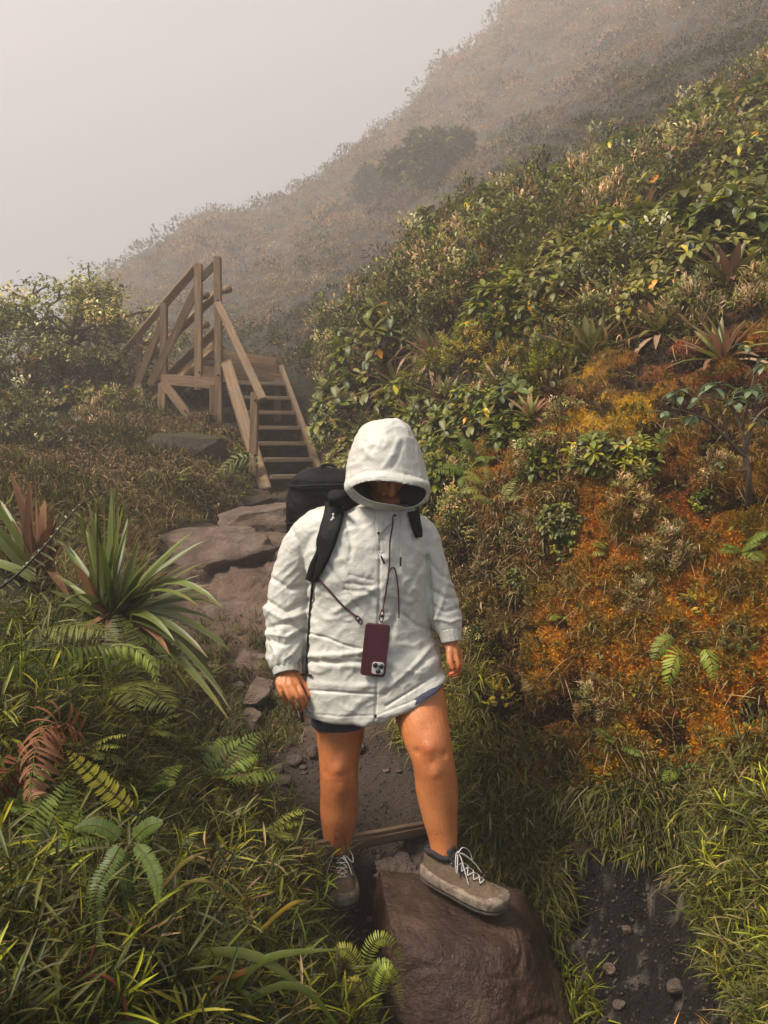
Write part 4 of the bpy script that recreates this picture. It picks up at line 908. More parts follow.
for (px, py, key, sc, lab) in ((20, 440, 'f1', 1.7, 'olive bush at the left frame edge below the tree'), (95, 425, 'f2', 1.3, 'brownish bush at the foot of the wind-shaped tree'), (342, 400, 'f1', 1.2, 'dull low bush right beside the stairs'), (338, 440, 'f0', 1.0, 'dark low bush by the lowest treads of the stairs'),
        (352, 458, 'b2', .9, 'grey-green bush between the stairs and the hood'), (130, 412, 'f1', 1.1, 'small dull bush under the left end of the stair railing'), (235, 465, 'b1', .7, 'broad-leaved bush left of the lowest stair post'), (170, 480, 'n1', 1.1, 'olive fern under the mossy rock below the stairs'), (228, 490, 'f0', .7, 'dark bush between the mossy rock and the rock ledge'),
        (545, 470, 'b3', .5, 'small leafy shrub on the bank under the golden moss'), (590, 455, 'b3', .55, 'leafy shrub at the dark edge below the golden moss'), (630, 460, 'b0', .45, 'grey-green shrub left of the young tree'), (565, 545, 'b3', .32, 'tiny shrub with yellow leaf on the bare bank'), (525, 530, 'f1', .4, 'small dull shrub at the edge of the bank'), (565, 420, 'f1', .45, 'small herb tuft growing in the golden moss'), (540, 440, 'n0', .6, 'fern on the dark edge left of the golden moss'),
        (498, 500, 'n1', .7, 'olive fern low beside the hiker\'s shoulder'), (462, 600, 'n0', .35, 'small fern beside the hiker\'s elbow'), (700, 420, 'n2', .6, 'bronze fern under the young tree'), (640, 375, 'n1', .4, 'tiny pale tuft on top of the orange moss'), (740, 545, 'n0', .6, 'fern at the right frame edge below the young tree'), (600, 800, 'n0', .35, 'small fern above the dark hollow'), (680, 760, 'n0', .45, 'green fern on the lower bank near the right edge')):
    put(key, px, py, sc, label=lab)

# ---- trees
def branchy(acc, tips, p, d, ln, r, lvl, rg, spread=.55, flat=.0, gn=2):
    k = 5; pts = [np.array(p)]
    for s in range(k):
        d = d + rg.normal(0, .16, 3); d[2] += (.05 if lvl < 2 else flat); d /= np.linalg.norm(d); pts.append(pts[-1] + d * ln / k)
    tube(acc, pts, np.linspace(r, r * .62, k + 1), 7 if lvl < 2 else 5, cap=False, col=(.9, .9, .9), lump=.12, seed=int(rg.integers(1e6)))
    if lvl >= gn + 1: tips.append((pts[-1], d)); tips.append((pts[-3], d)); return
    for i in range(3 if lvl < 2 else 3):
        e = d + rg.normal(0, spread, 3); e /= np.linalg.norm(e); branchy(acc, tips, pts[-1 - (i % 2)], e, ln * rg.uniform(.6, .85), r * .6, lvl + 1, rg, spread, flat, gn)
def crown_tree(name, loc, h, seed, label, wide=1., leafn=26, ll=(.05, .09), cols=dict(olive=2.5, green=2, pale=1, brown=.3), gn=3, group=None):
    rg = np.random.default_rng(seed); root = empty(name, loc, 0, label, 'tree', group); a = Acc(); tips = []
    for i in range(3):
        branchy(a, tips, (rg.normal(0, .05), rg.normal(0, .05), -.15), np.array([rg.normal(0, .45) * wide, rg.normal(0, .3), 1.]), h * .36, .045 * h, 0, rg, .62, -.06, gn)
    a.build('trunk', M['bark'], root); TP = np.array([t[0] for t in tips]); f = Acc(); k = np.repeat(np.arange(len(TP)), leafn)
    P = TP[k] + rg.normal(0, .055 * h / 1.6, (len(k), 3)) * (1.3, 1.3, .7); D = rand_dirs(len(k), rg.uniform(.3, 1.7, len(k)), rg); L_ = rg.uniform(*ll, len(k))
    sheet(f, OB, P, D, L_, L_ * .42, pal(len(TP), rg, **cols)[k] * rg.uniform(1.0, 1.9, (len(k), 1)), rg); f.build('crown', M['leaf'], root); return root
t0 = at(42, 415, 11.6); g0, _ = drop(t0.x, t0.y); crown_tree('tree', g0, 2.45, 4, 'wind-shaped tree with bare twisted branches standing alone against the fog on the left', .85, 24)
t0 = at(0, 420, 11.2); g0, _ = drop(t0.x, t0.y); crown_tree('tree', g0, 2.2, 7, 'smaller leafy tree at the left frame edge beside the wind-shaped tree', 1.2, 34)
for i, (px, Y, h) in enumerate(((55, 11, .9), (110, 11.5, .85), (85, 10.6, .6), (10, 10.5, .8), (-40, 11, 1.2), (140, 11.5, .6))):
    t0 = at(px, 420, Y); g0, n0 = drop(t0.x, t0.y); place(['f0', 'f1', 'b2'][i % 3], g0, n0, 1.6 * h + .5, where='in the thicket under the wind-shaped tree')
rgt = np.random.default_rng(5)
for i, (px, py) in enumerate(((60, 330), (20, 345))):
    t0 = at(px - 25, 375, 11.2); g0, n0 = drop(t0.x, t0.y); place('n1', g0 + Vector((0, 0, .55 if i == 0 else .3)), n0, 1.9, label=['large misty tree fern rosette under the wind-shaped tree', 'second misty fern rosette at the far left edge'][i])
# big dark bush on the far slope
for i, (px, py, h) in enumerate(((425, 190, 1.7), (380, 205, 1.3), (450, 175, 1.4))):
    p, n = hit(px, py)
    if p is not None: crown_tree('tree', p, h * p.y / 24, 50 + i, ['largest dark bushy tree on the foggy far slope', 'left one of the dark bushy trees on the foggy far slope', 'right one of the dark bushy trees on the foggy far slope'][i], 1.3, 20, (.35, .6), dict(dark=4, olive=1), 2)
# tiny bare snags on the ridge
for i, (px, py, hh) in enumerate(((404, 93, 12), (330, 182, 9), (214, 214, 6), (150, 262, 7), (172, 252, 5), (470, 45, 8))):
    p, n = hit(px, py + 3)
    if p is None: continue
    s = p.y / F; a = Acc(); tube(a, [p - Vector((0, 0, .2)), p + Vector((-.1, 0, hh * s * .6)), p + Vector((.1, 0, hh * s))], [.05, .04, .02], 5, 5); tube(a, [p + Vector((-.1, 0, hh * s * .5)), p + Vector((-.35, 0, hh * s * .9))], [.03, .015], 5); tube(a, [p + Vector((-.05, 0, hh * s * .6)), p + Vector((.3, 0, hh * s * .8))], [.03, .015], 5)
    tag(a.build('snag', M['bark']), 'small bare dead shrub on the foggy skyline', 'dead shrub', 'bare shrubs on the skyline')

# young tree on the bank at right
q0 = at(745, 492, 3.0); gx0, gn0 = hit(748, 500)
root = empty('young_tree', gx0, 0, 'young broad-leaved tree growing from the mossy bank at the right frame edge', 'tree')
a = Acc(); f = Acc(); rg = np.random.default_rng(8); yb = gx0.y; L0 = Vector(gx0)
def yp(px, py, dy=0): v = at(px, py, yb - .12 + dy) - L0; return np.array(v)
B_ = [([(748, 505, .1), (749, 480, 0), (745, 455, 0)], .014, .011), ([(746, 458, 0), (728, 440, -.05), (712, 424, -.08), (695, 415, -.1), (672, 408, -.12)], .008, .003), ([(745, 455, 0), (742, 430, 0), (730, 405, .02), (716, 398, 0), (700, 392, -.03)], .008, .003),
      ([(746, 452, 0), (750, 430, .05), (762, 412, .1), (785, 398, .15)], .009, .004), ([(728, 440, -.05), (722, 415, -.08), (712, 400, -.1)], .005, .003), ([(742, 430, 0), (748, 405, -.06), (752, 385, -.1), (758, 362, -.1)], .006, .003), ([(749, 470, 0), (735, 470, -.05), (722, 462, -.08)], .004, .002)]
for pts, r0, r1 in B_:
    pp = [yp(*q) for q in pts]; tube(a, pp, np.linspace(r0, r1, len(pp)), 8, 14, col=(1, 1, 1), lump=.06)
a.build('trunk', M['bark'], root)
for px, py, dy, n_, sc in ((676, 392, -.12, 8, 1.0), (665, 412, -.1, 6, .8), (712, 385, -.1, 8, 1.0), (700, 402, -.04, 7, .9), (690, 415, -.1, 6, .8), (735, 400, 0, 7, .9), (750, 388, -.1, 8, .9), (762, 365, -.1, 8, .9), (775, 395, .1, 8, 1.), (722, 462, -.08, 5, .6), (745, 345, -.1, 6, .7), (758, 420, .05, 7, .8), (790, 410, .1, 8, .9)):
    c = yp(px, py, dy); az = np.arange(n_) * 2.4 + rg.uniform(0, 6); D = rand_dirs(n_, rg.uniform(1.1, 1.9, n_), rg, az); ln = rg.uniform(.055, .085, n_) * sc
    cc = np.tile([[.085, .11, .055]], (n_, 1)) * rg.uniform(.7, 1.5, (n_, 1)); cc[rg.random(n_) < .08] = (.4, .3, .03)
    sheet(f, OB[1:], np.tile(c, (n_, 1)) + rg.normal(0, .008, (n_, 3)), D, ln, ln * .44, cc, rg, .2)
f.build('crown', M['leaf'], root)

# ---------------------------------------------------------------- singular foreground plants
def sword(a, base, tip, wd, sag, col, rg, tipc=(.20, .10, .04), n=8, roll=0.0):
    "one sword leaf: arched channelled blade from base to tip"
    b, e = np.array(base, float), np.array(tip, float); t = np.linspace(0, 1, n + 1)[:, None]; P = b + (e - b) * t; P[:, 2] += (4 * t * (1 - t))[:, 0] * sag
    tan = np.gradient(P, axis=0); tan /= np.linalg.norm(tan, axis=1, keepdims=True); side = np.cross(tan, np.array([math.sin(roll), -.5, 1.])); side /= np.linalg.norm(side, axis=1, keepdims=True); up_ = np.cross(side, tan)
    wv = wd * np.clip(np.interp(t[:, 0], [0, .15, .5, .85, 1], [.75, .95, 1, .5, .03]), .02, 1)[:, None]
    V = np.concatenate([P - side * wv / 2 + up_ * wv * .18, P, P + side * wv / 2 + up_ * wv * .18]); k = n + 1
    Q = [(i, k + i, k + i + 1, i + 1) for i in range(n)] + [(k + i, 2 * k + i, 2 * k + i + 1, k + i + 1) for i in range(n)]
    c = np.array(col) * (.8 + .35 * t) * (1 - np.clip(t - .75, 0, 1) * 2) + np.array(tipc) * np.clip(t - .75, 0, 1) * 2; c = np.concatenate([c, c * .8, c])
    a.add(V, Q, None, c)
rg = np.random.default_rng(2)
ab = at(112, 622, 2.8); root = empty('sword_leaved_plant', ab, 0, 'large dark green sword-leaved plant fanning out over the left bank', 'plant')
LV = [(62, 540), (78, 505), (88, 500), (95, 512), (112, 488), (118, 505), (104, 495), (125, 500), (132, 515), (140, 540), (86, 530), (70, 560), (150, 560), (160, 540),
      (192, 532), (206, 540), (180, 560), (205, 562), (214, 590), (200, 575), (222, 607), (215, 620), (226, 648), (208, 658), (232, 712), (228, 700), (190, 690), (220, 628), (150, 590), (165, 600), (205, 600), (195, 612), (70, 585), (55, 575), (60, 605), (48, 590), (175, 640), (180, 575), (98, 540), (130, 560), (215, 676), (170, 655), (90, 570), (196, 640)]
LV += [(x + rg.uniform(-9, 9), y + rg.uniform(-9, 9)) for x, y in LV[:38:2]]
a = Acc()
for i, (px, py) in enumerate(LV):
    dx, dy = px - 112, 622 - py; dep = rg.uniform(-.28, .28); low = dy < 20
    tip = np.array(at(px, py, 2.8 + dep - (.12 if low else 0))) - np.array(ab); base = np.array([rg.normal(0, .02) + dx * .0002, rg.normal(0, .02), rg.uniform(-.02, .03)])
    ln = np.linalg.norm(tip); col = np.array([.06, .072, .013]) * rg.uniform(.65, 1.6)
    if i in (22, 24, 19, 27): col = np.array([.16, .17, .09])
    if i in (36, 41, 11): col = np.array([.20, .10, .045])
    sword(a, base, tip, rg.uniform(.024, .035), ln * (.06 if not low else .16) * rg.uniform(.5, 1.2), col, rg, roll=rg.uniform(-.6, .6), tipc=(.22, .12, .05) if rg.random() < .5 else col)
a.build('green_leaves', M['leaf'], root); a = Acc()
for i in range(26):
    th = rg.uniform(-.6, 3.6); r = rg.uniform(.15, .3); tip = np.array([math.cos(th) * r * .8, rg.uniform(-.3, .1), -abs(rg.uniform(.05, .25))]); sword(a, rg.normal(0, .02, 3), tip, .022, .05, np.array([.24, .12, .06]) * rg.uniform(.5, 1.3), rg, roll=rg.uniform(-1, 1))
a.build('dead_leaves', M['dry'], root); a = Acc(); tube(a, [(0, 0, -.15), (0, 0, .03)], [.05, .035], 10, 4, lump=.1); a.build('stem', M['bark'], root)
ab2 = at(40, 580, 3.1); root = empty('sword_leaved_plant', ab2, 0, 'sword-leaved plant with mostly dead brown leaves at the left frame edge', 'plant'); g = Acc(); a = Acc()
for i, (px, py) in enumerate([(10, 472), (30, 482), (45, 500), (0, 500), (-20, 480), (-30, 520), (60, 520), (20, 500), (5, 540), (-20, 560), (48, 530), (30, 510), (-40, 500), (60, 545), (-60, 560), (12, 520), (55, 505), (-50, 600), (70, 600), (35, 470)]):
    tip = np.array(at(px, py, 3.1 + rg.uniform(-.25, .25))) - np.array(ab2); gr = i in (3, 4, 5, 9, 12, 14, 17); sword(g if gr else a, rg.normal(0, .02, 3), tip, rg.uniform(.03, .045), rg.uniform(0, .05), (np.array([.07, .085, .02]) if gr else np.array([.17, .085, .045])) * rg.uniform(.6, 1.5), rg, roll=rg.uniform(-1, 1))
g.build('green_leaves', M['leaf'], root); a.build('dead_leaves', M['dry'], root)

def pix_frond(name, pts, Y, plen, npair, pw, col, label, cat='fern', droop=.5, n=1, mat='grass', **k):
    "a frond thing laid along world points"
    P = [at(px, py, (Y[i] if isinstance(Y, (list, tuple)) else Y)) for i, (px, py) in enumerate(pts)]; o = P[0]
    root = empty(name, o, 0, label, cat); a = Acc(); frond(a, [np.array(p - o) for p in P], plen, npair, pw, col, droop, **k); a.build('frond', M[mat], root); return root
LNC = [strip(1, 1.2, 6, .2, 'lance'), strip(1, 1.6, 6, .2, 'lance')]
def extra(root, pts, Y, plen, npair, pw, col, droop=.5, mat='grass', **k):
    o = root.location; P = [at(px, py, (Y[i] if isinstance(Y, (list, tuple)) else Y)) for i, (px, py) in enumerate(pts)]; a = Acc(); frond(a, [np.array(p - o) for p in P], plen, npair, pw, col, droop, **k); a.build('frond', M[mat], root)
r_ = pix_frond('fern', [(-30, 640), (20, 640), (70, 648), (110, 645), (150, 655), (185, 668)], [1.95, 2.05, 2.1, 2.15, 2.2, 2.25], .075, 44, .0085, (.17, .21, .04), 'arching green fern frond across the left bank under the sword-leaved plant', droop=1.0, updir=(0, -.5, 1))
extra(r_, [(100, 650), (125, 645), (150, 660), (158, 690)], [2.1, 2.08, 2.02, 1.98], .045, 26, .007, (.20, .24, .05), 1.0, updir=(0, -.8, 1)); extra(r_, [(-30, 665), (10, 662), (50, 672), (90, 690)], [1.9, 1.95, 1.98, 1.98], .055, 30, .008, (.12, .16, .03), 1., updir=(0, -.6, 1))
r_ = pix_frond('dead_fern', [(88, 742), (60, 722), (40, 735), (33, 765), (30, 790), (34, 800)], [1.66, 1.62, 1.55, 1.5, 1.47, 1.45], .070, 26, .0070, (.12, .036, .014), 'curled rust-brown dead fern frond at the left edge of the foreground', mat='dry', ang=1.25, tmpl=LNC, updir=(0, -1, .35), tipcol=(.24, .13, .08), curl=.5, colvar=.25)
extra(r_, [(92, 750), (60, 745), (20, 760), (-5, 790), (-20, 830)], [1.66, 1.62, 1.6, 1.57, 1.54], .074, 24, .0070, (.11, .034, .014), mat='dry', ang=1.2, tmpl=LNC, updir=(0, -1, .4), colvar=.25)
pix_frond('fern', [(134, 812), (118, 798), (100, 782), (82, 765), (66, 750)], [1.56, 1.55, 1.54, 1.53, 1.52], .024, 26, .0062, (.38, .34, .035), 'small yellow-green fern frond beside the rust-brown dead fern', droop=.2, updir=(.2, -1, .8), ang=1.35)
r_ = None
TG = [strip(1, .15, 2, 0, 'lance')]
for i, (pts, Y) in enumerate((([(122, 840), (105, 828), (88, 825), (74, 830)], 1.42), ([(122, 842), (112, 860), (96, 890), (96, 925), (102, 950)], [1.42, 1.40, 1.36, 1.33, 1.30]), ([(132, 840), (148, 826), (163, 822)], 1.42), ([(134, 842), (148, 860), (156, 880), (158, 905)], [1.42, 1.40, 1.38, 1.36]), ([(128, 845), (126, 880), (130, 910), (126, 930)], [1.46, 1.46, 1.46, 1.44]))):
    k = dict(plen=.0155 if i != 1 else .018, npair=52, pw=.0055, col=(.085, .12, .018) if i != 4 else (.05, .08, .02), droop=.15, updir=(0, -1, .6), ang=1.35, tmpl=TG, prof=([0, .15, .6, 1], [.5, 1, 1, .25]))
    if r_ is None: r_ = pix_frond('tongue_fern', pts, Y, label='fern with broad toothed green tongue-like fronds in the left foreground', **k)
    else: extra(r_, pts, Y, **k)
r_ = None
for i, (pts, Y, c) in enumerate((([(372, 1010), (365, 970), (372, 945), (385, 938), (400, 955), (403, 985)], 1.88, (.24, .27, .03)), ([(370, 1015), (362, 975), (352, 955), (340, 950), (334, 970), (336, 995)], 1.87, (.22, .25, .03)), ([(374, 1018), (380, 985), (388, 970), (398, 985), (402, 1015)], 1.86, (.20, .24, .03)), ([(370, 1018), (360, 990), (350, 985), (345, 1000)], 1.84, (.26, .22, .03)), ([(376, 1020), (372, 985), (380, 965), (392, 962)], 1.92, (.13, .17, .03)), ([(372, 1020), (368, 1000), (374, 1035), (380, 1060)], 1.9, (.2, .24, .03)))):
    k = dict(plen=.024, npair=34, pw=.0048, col=c, droop=.5, updir=(0, -1, .8), ang=1.3, tipcol=(.34, .26, .03) if i in (1, 3) else None)
    if r_ is None: r_ = pix_frond('fern', pts, Y, label='bright yellow-green fern drooping left of the boulder at the bottom edge', **k)
    else: extra(r_, pts, Y, **k)
pix_frond('fern', [(686, 662), (678, 655), (672, 668), (666, 690)], [2.75, 2.7, 2.66, 2.64], .05, 15, .0095, (.22, .27, .04), 'bright fern frond drooping on the mossy bank, middle one of three', droop=.5, updir=(0, -1, .5), ang=1.0)
pix_frond('fern', [(700, 655), (706, 650), (712, 665), (714, 684)], [2.75, 2.7, 2.66, 2.64], .045, 15, .009, (.22, .27, .04), 'bright fern frond drooping on the mossy bank, right one of three', droop=.5, updir=(0, -1, .5), ang=1.0)
pix_frond('fern', [(676, 640), (668, 640), (660, 648), (652, 664)], [2.8, 2.76, 2.72, 2.7], .045, 15, .009, (.17, .21, .035), 'bright fern frond drooping on the mossy bank, left one of three', droop=.5, updir=(0, -1, .5), ang=1.0)
pix_frond('fern', [(662, 462), (660, 450), (662, 436), (668, 428)], [3.0, 2.95, 2.93, 2.9], .035, 8, .016, (.16, .20, .04), 'small green frond with rounded leaflets against the dark bank left of the young tree', droop=.3, updir=(0, -1, .5), ang=.8)
pix_frond('fern', [(-10, 595), (20, 572), (50, 540), (80, 505), (108, 492)], [1.9, 1.95, 2.0, 2.05, 2.1], .045, 20, .006, (.30, .30, .13), 'arching dark-stemmed fern with pale curled leaflets at the left edge', droop=1.4, updir=(0, -1, .4), ang=.9, tmpl=LNC, stem=.004, stemc=(.03, .02, .012))
pix_frond('fern', [(265, 462), (240, 458), (222, 470), (205, 488)], [6.0, 6.0, 6.0, 6.0], .10, 14, .018, (.15, .16, .04), 'pale green fern left of the lowest stair post', updir=(0, -1, .6), ang=.9)
# broad grass blades in the foreground
root = empty('broad_grass', at(215, 1040, 1.7), 0, 'clump of long broad blades reaching right toward the hiker\'s rear shoe', 'grass clump'); a = Acc(); o = root.location
for (b, m, e, wd, c) in (((215, 1030), (260, 962), (352, 948), .016, (.16, .22, .04)), ((150, 960), (250, 955), (330, 1012), .02, (.20, .26, .06)), ((180, 985), (235, 975), (262, 960), .012, (.4, .2, .02)), ((200, 1030), (290, 985), (350, 1040), .016, (.13, .18, .03)), ((130, 965), (200, 975), (232, 1030), .014, (.38, .25, .03)), ((230, 1040), (250, 1000), (225, 985), .012, (.17, .22, .04)), ((160, 890), (185, 862), (210, 850), .008, (.28, .22, .07)), ((240, 905), (200, 880), (160, 900), .007, (.22, .2, .05)), ((260, 930), (290, 905), (312, 900), .008, (.36, .26, .03))):
    P = crom([tuple(at(*b, 1.52) - o), tuple(at(*m, 1.50) - o), tuple(at(*e, 1.52) - o)], 12)
    tan = np.gradient(P, axis=0); tan /= np.linalg.norm(tan, axis=1, keepdims=True); side = np.cross(tan, (0, -1, .4)); side /= np.linalg.norm(side, axis=1, keepdims=True); u_ = np.cross(side, tan)
    t_ = np.linspace(0, 1, 12); wv = (wd * np.interp(t_, [0, .2, .6, 1], [.5, .9, 1, .04]))[:, None]; V = np.concatenate([P - side * wv / 2 - u_ * wv * .15, P, P + side * wv / 2 - u_ * wv * .15]); Q_ = [(i, 12 + i, 13 + i, i + 1) for i in range(11)] + [(12 + i, 24 + i, 25 + i, 13 + i) for i in range(11)]
    a.add(V, Q_, None, np.array(c) * .65 * np.repeat(rg.uniform(.8, 1.2, (1, 12, 1)), 3, 0).reshape(-1, 1) * np.array((1.05, .92, .8)))
a.build('blades', M['grass'], root)
# red-brown fern stalks at the bottom left
root = empty('fern_stalk', at(60, 1030, 1.35), 0, 'reddish hairy curling fern stalks low in the left foreground', 'fern stalk'); a = Acc(); o = root.location
for pts in ([(20, 962), (45, 960), (64, 975), (68, 1000), (58, 1035)], [(95, 945), (88, 965), (72, 985), (62, 1010)], [(70, 985), (100, 975), (120, 990), (128, 1020)]):
    tube(a, [tuple(at(px, py, 1.22) - o) for px, py in pts], [.0016, .0024, .0028, .003, .0034][:len(pts)], 8, 24, col=(.20, .055, .03), lump=.25)
a.build('stalk', M['dry'], root)

# ---------------------------------------------------------------- the hiker
def ellipsoid(acc, c, r, R=None, n=24):
    th = np.linspace(0, PI, n // 2 + 1)[1:-1]; ph = np.linspace(0, 2 * PI, n, endpoint=False)
    V = [(0, 0, 1)] + [(math.sin(t) * math.cos(p), math.sin(t) * math.sin(p), math.cos(t)) for t in th for p in ph] + [(0, 0, -1)]
    V = np.array(V) * np.array(r)
    if R is not None: V = V @ np.array(R).T
    k = len(th); T = [(0, 1 + j, 1 + (j + 1) % n) for j in range(n)] + [(1 + k * n, 1 + (k - 1) * n + (j + 1) % n, 1 + (k - 1) * n + j) for j in range(n)]
    Q = [(1 + i * n + j, 1 + (i + 1) * n + j, 1 + (i + 1) * n + (j + 1) % n, 1 + i * n + (j + 1) % n) for i in range(k - 1) for j in range(n)]
    acc.add(V + np.array(c), Q, T)
def voxel(acc, size, smooth=2, name='tmp'):
    "fuse everything in acc into one continuous surface"
    o = acc.build(name, M['bark']); m = o.modifiers.new('r', 'REMESH'); m.mode = 'VOXEL'; m.voxel_size = size
    if smooth: s = o.modifiers.new('s', 'SMOOTH'); s.factor = .6; s.iterations = smooth
    dg = bpy.context.evaluated_depsgraph_get(); me = bpy.data.meshes.new_from_object(o.evaluated_get(dg)); old = o.data
    bpy.data.objects.remove(o); bpy.data.meshes.remove(old); me.materials.clear(); me.name = name
    while me.color_attributes: me.color_attributes.remove(me.color_attributes[0])
    return me
def getv(me):
    v = np.empty(len(me.vertices) * 3, np.float32); me.vertices.foreach_get('co', v); n = np.empty(len(me.vertices) * 3, np.float32); me.vertices.foreach_get('normal', n)
    return v.reshape(-1, 3).astype(float), n.reshape(-1, 3).astype(float)
def setv(me, v): me.vertices.foreach_set('co', v.astype(np.float32).ravel()); me.update()
def setcol(me, c):
    a = me.color_attributes.new('Col', 'FLOAT_COLOR', 'POINT'); a.data.foreach_set('color', np.concatenate([c, np.ones((len(c), 1))], 1).astype(np.float32).ravel())
def A3(px, py, Y): return np.array(at(px, py, Y))
person = empty('person', (-.1, 2.65, 0), 0, 'hiker in a pale hooded rain jacket stepping down onto the boulder, head bowed', 'person'); PL = np.array(person.location)
def under(me, name, mat, parent=None, smooth=True):
    "link a mesh made in world coordinates under the person"
    v, _ = getv(me); setv(me, v - np.array((parent or person).matrix_world.translation if parent and parent.parent else (parent or person).location)); return link(name, me, mat, parent or person, smooth)

t = NT('sunned_skin'); c_ = t.attr('Col').outputs['Color']; c_ = t.mix(1., c_, t.mix(t.noise(9, 4), (.86, .84, .84), (1.12, 1.1, 1.08)), 'MULTIPLY'); c_ = t.mix(1., c_, t.ramp(t.noise(160, 2), [(.30, (.72, .62, .6)), (.42, (1, 1, 1))]), 'MULTIPLY')
t.b.inputs['Specular IOR Level'].default_value = .5; M['skin'] = t.set(c_, .42, t.noise(220, 3), .0012); t.b.inputs['Subsurface Weight'].default_value = .12; t.b.inputs['Subsurface Radius'].default_value = (.012, .004, .002); t.b.inputs['Subsurface Scale'].default_value = 1.0
b = Acc()
# legs
LL = [(344, 672, 2.74, .092), (341, 705, 2.72, .092), (340, 735, 2.70, .083), (339, 760, 2.68, .070), (339, 777, 2.675, .066), (339, 795, 2.69, .066), (339, 812, 2.70, .0665), (338, 835, 2.71, .054), (337, 855, 2.73, .043), (336.5, 867, 2.74, .035), (336, 876, 2.745, .026)]
RL = [(408, 655, 2.70, .095), (416, 688, 2.64, .094), (421, 712, 2.58, .088), (427, 737, 2.53, .078), (432, 756, 2.51, .069), (435, 772, 2.51, .068), (437, 790, 2.515, .069), (440, 815, 2.51, .059), (443, 838, 2.50, .047), (444.5, 858, 2.485, .040), (443, 870, 2.475, .034), (441, 880, 2.475, .024)]
for lg_ in (LL, RL):
    tube(b, [A3(*q[:3]) for q in lg_], [q[3] for q in lg_], 28, 44)
for (px, py, Y, r) in ((338, 770, 2.632, (.036, .024, .036)), (431, 750, 2.482, (.040, .026, .042)), (339, 785, 2.645, (.03, .024, .03)), (434, 768, 2.468, (.032, .022, .03))): ellipsoid(b, A3(px, py, Y), r)
for (px, py, Y, r) in ((331, 808, 2.715, (.034, .04, .075)), (347, 806, 2.715, (.034, .042, .07)), (428, 787, 2.53, (.034, .042, .08)), (446, 785, 2.53, (.034, .042, .075))): ellipsoid(b, A3(px, py, Y), r)
# trunk, neck, arms
tube(b, [A3(375, 675, 2.72), A3(372, 640, 2.72), A3(368, 600, 2.72), A3(368, 560, 2.71), A3(374, 528, 2.70), A3(383, 512, 2.66), A3(386, 495, 2.62)], [.12, .125, .12, .125, .10, .055, .05], 28, 30, flat=.72, flatdir=(0, 1, 0))
tube(b, [A3(330, 535, 2.70), A3(300, 545, 2.70), A3(289, 592, 2.70), A3(287, 630, 2.665), A3(286, 662, 2.615), A3(286.5, 674, 2.595)], [.055, .05, .043, .038, .027, .025], 18, 30)
tube(b, [A3(405, 535, 2.70), A3(425, 548, 2.68), A3(437, 592, 2.66), A3(446, 620, 2.635), A3(450, 640, 2.615), A3(452, 648, 2.61)], [.055, .045, .041, .034, .025, .024], 18, 30)
body_me_acc = b
# head in its own frame: x right in picture, y face direction, z crown
HC = A3(387, 463, 2.580)
hd = Matrix.Rotation(math.radians(180 + 14), 3, 'Z') @ Matrix.Rotation(math.radians(-44), 3, 'X')
def hp(x, y, z): return HC + np.array(hd @ Vector((x, y, z)))
def he(c, r): ellipsoid(b, hp(*c), r, hd)
he((0, -.012, .022), (.074, .088, .078)); he((0, .022, -.032), (.060, .066, .078)); he((0, .06, -.092), (.024, .022, .018)); he((0, .03, -.08), (.045, .05, .028))
he((.03, .06, -.02), (.024, .02, .022)); he((-.03, .06, -.02), (.024, .02, .022)); he((0, .068, .035), (.052, .018, .012))
he((.078, -.005, -.008), (.008, .018, .03)); he((-.078, -.005, -.008), (.008, .018, .03)); he((0, .083, -.058), (.024, .010, .0075)); he((0, .081, -.070), (.021, .010, .007))
tube(b, [hp(0, .078, .022), hp(0, .094, 0), hp(0, .108, -.026), hp(0, .094, -.038)], [.008, .009, .013, .009], 12, 12); he((.012, .094, -.031), (.008, .009, .008)); he((-.012, .094, -.031), (.008, .009, .008))
# hands
def hand(W, mcp, fingers, thumb, rf=.0082, palm=.0125):
    W = A3(*W); K = [A3(*q) for q in mcp]
    for k in K: tube(b, [W, W * .45 + k * .55, k], [.0185, .0165, .0115], 12, 8)
    for i in range(3): tube(b, [W * .5 + K[i] * .5, W * .5 + K[i + 1] * .5], [.014, .014], 10, 5); tube(b, [K[i], K[i + 1]], [.0098, .0098], 10, 5)
    tips = []
    for k, f, s in zip(K, fingers, (1, 1.04, 1, .88)):
        P = [k] + [A3(*q) for q in f]; tube(b, P, [rf * 1.22 * s, rf * 1.04 * s, rf * .95 * s, rf * .72 * s], 12, 16); ellipsoid(b, P[1], (rf * 1.1 * s,) * 3, n=10); ellipsoid(b, P[-1], (rf * .78 * s,) * 3, n=10); tips.append((P[-2], P[-1]))
    T = [A3(*q) for q in thumb]; tube(b, [W] + T, [.015, .0145, .0115, .0098, .0080], 12, 18); ellipsoid(b, T[-1], (.0082,) * 3, n=10); tips.append((T[-2], T[-1]))
    return tips
tipL = hand((286.5, 671, 2.598), ((297.5, 684, 2.565), (291, 685.5, 2.553), (284, 685.5, 2.553), (277.5, 684, 2.565)),
     (((303, 695, 2.545), (305.5, 702, 2.56), (305, 707, 2.58)), ((297.5, 697, 2.535), (301, 705, 2.55), (301.5, 710, 2.572)), ((289.5, 697, 2.535), (293, 704, 2.55), (294.5, 708.5, 2.575)), ((281.5, 694, 2.55), (285, 700, 2.562), (287.5, 704, 2.582))),
     ((296, 676, 2.60), (302.5, 682, 2.595), (307, 689, 2.585), (309, 696, 2.575)))
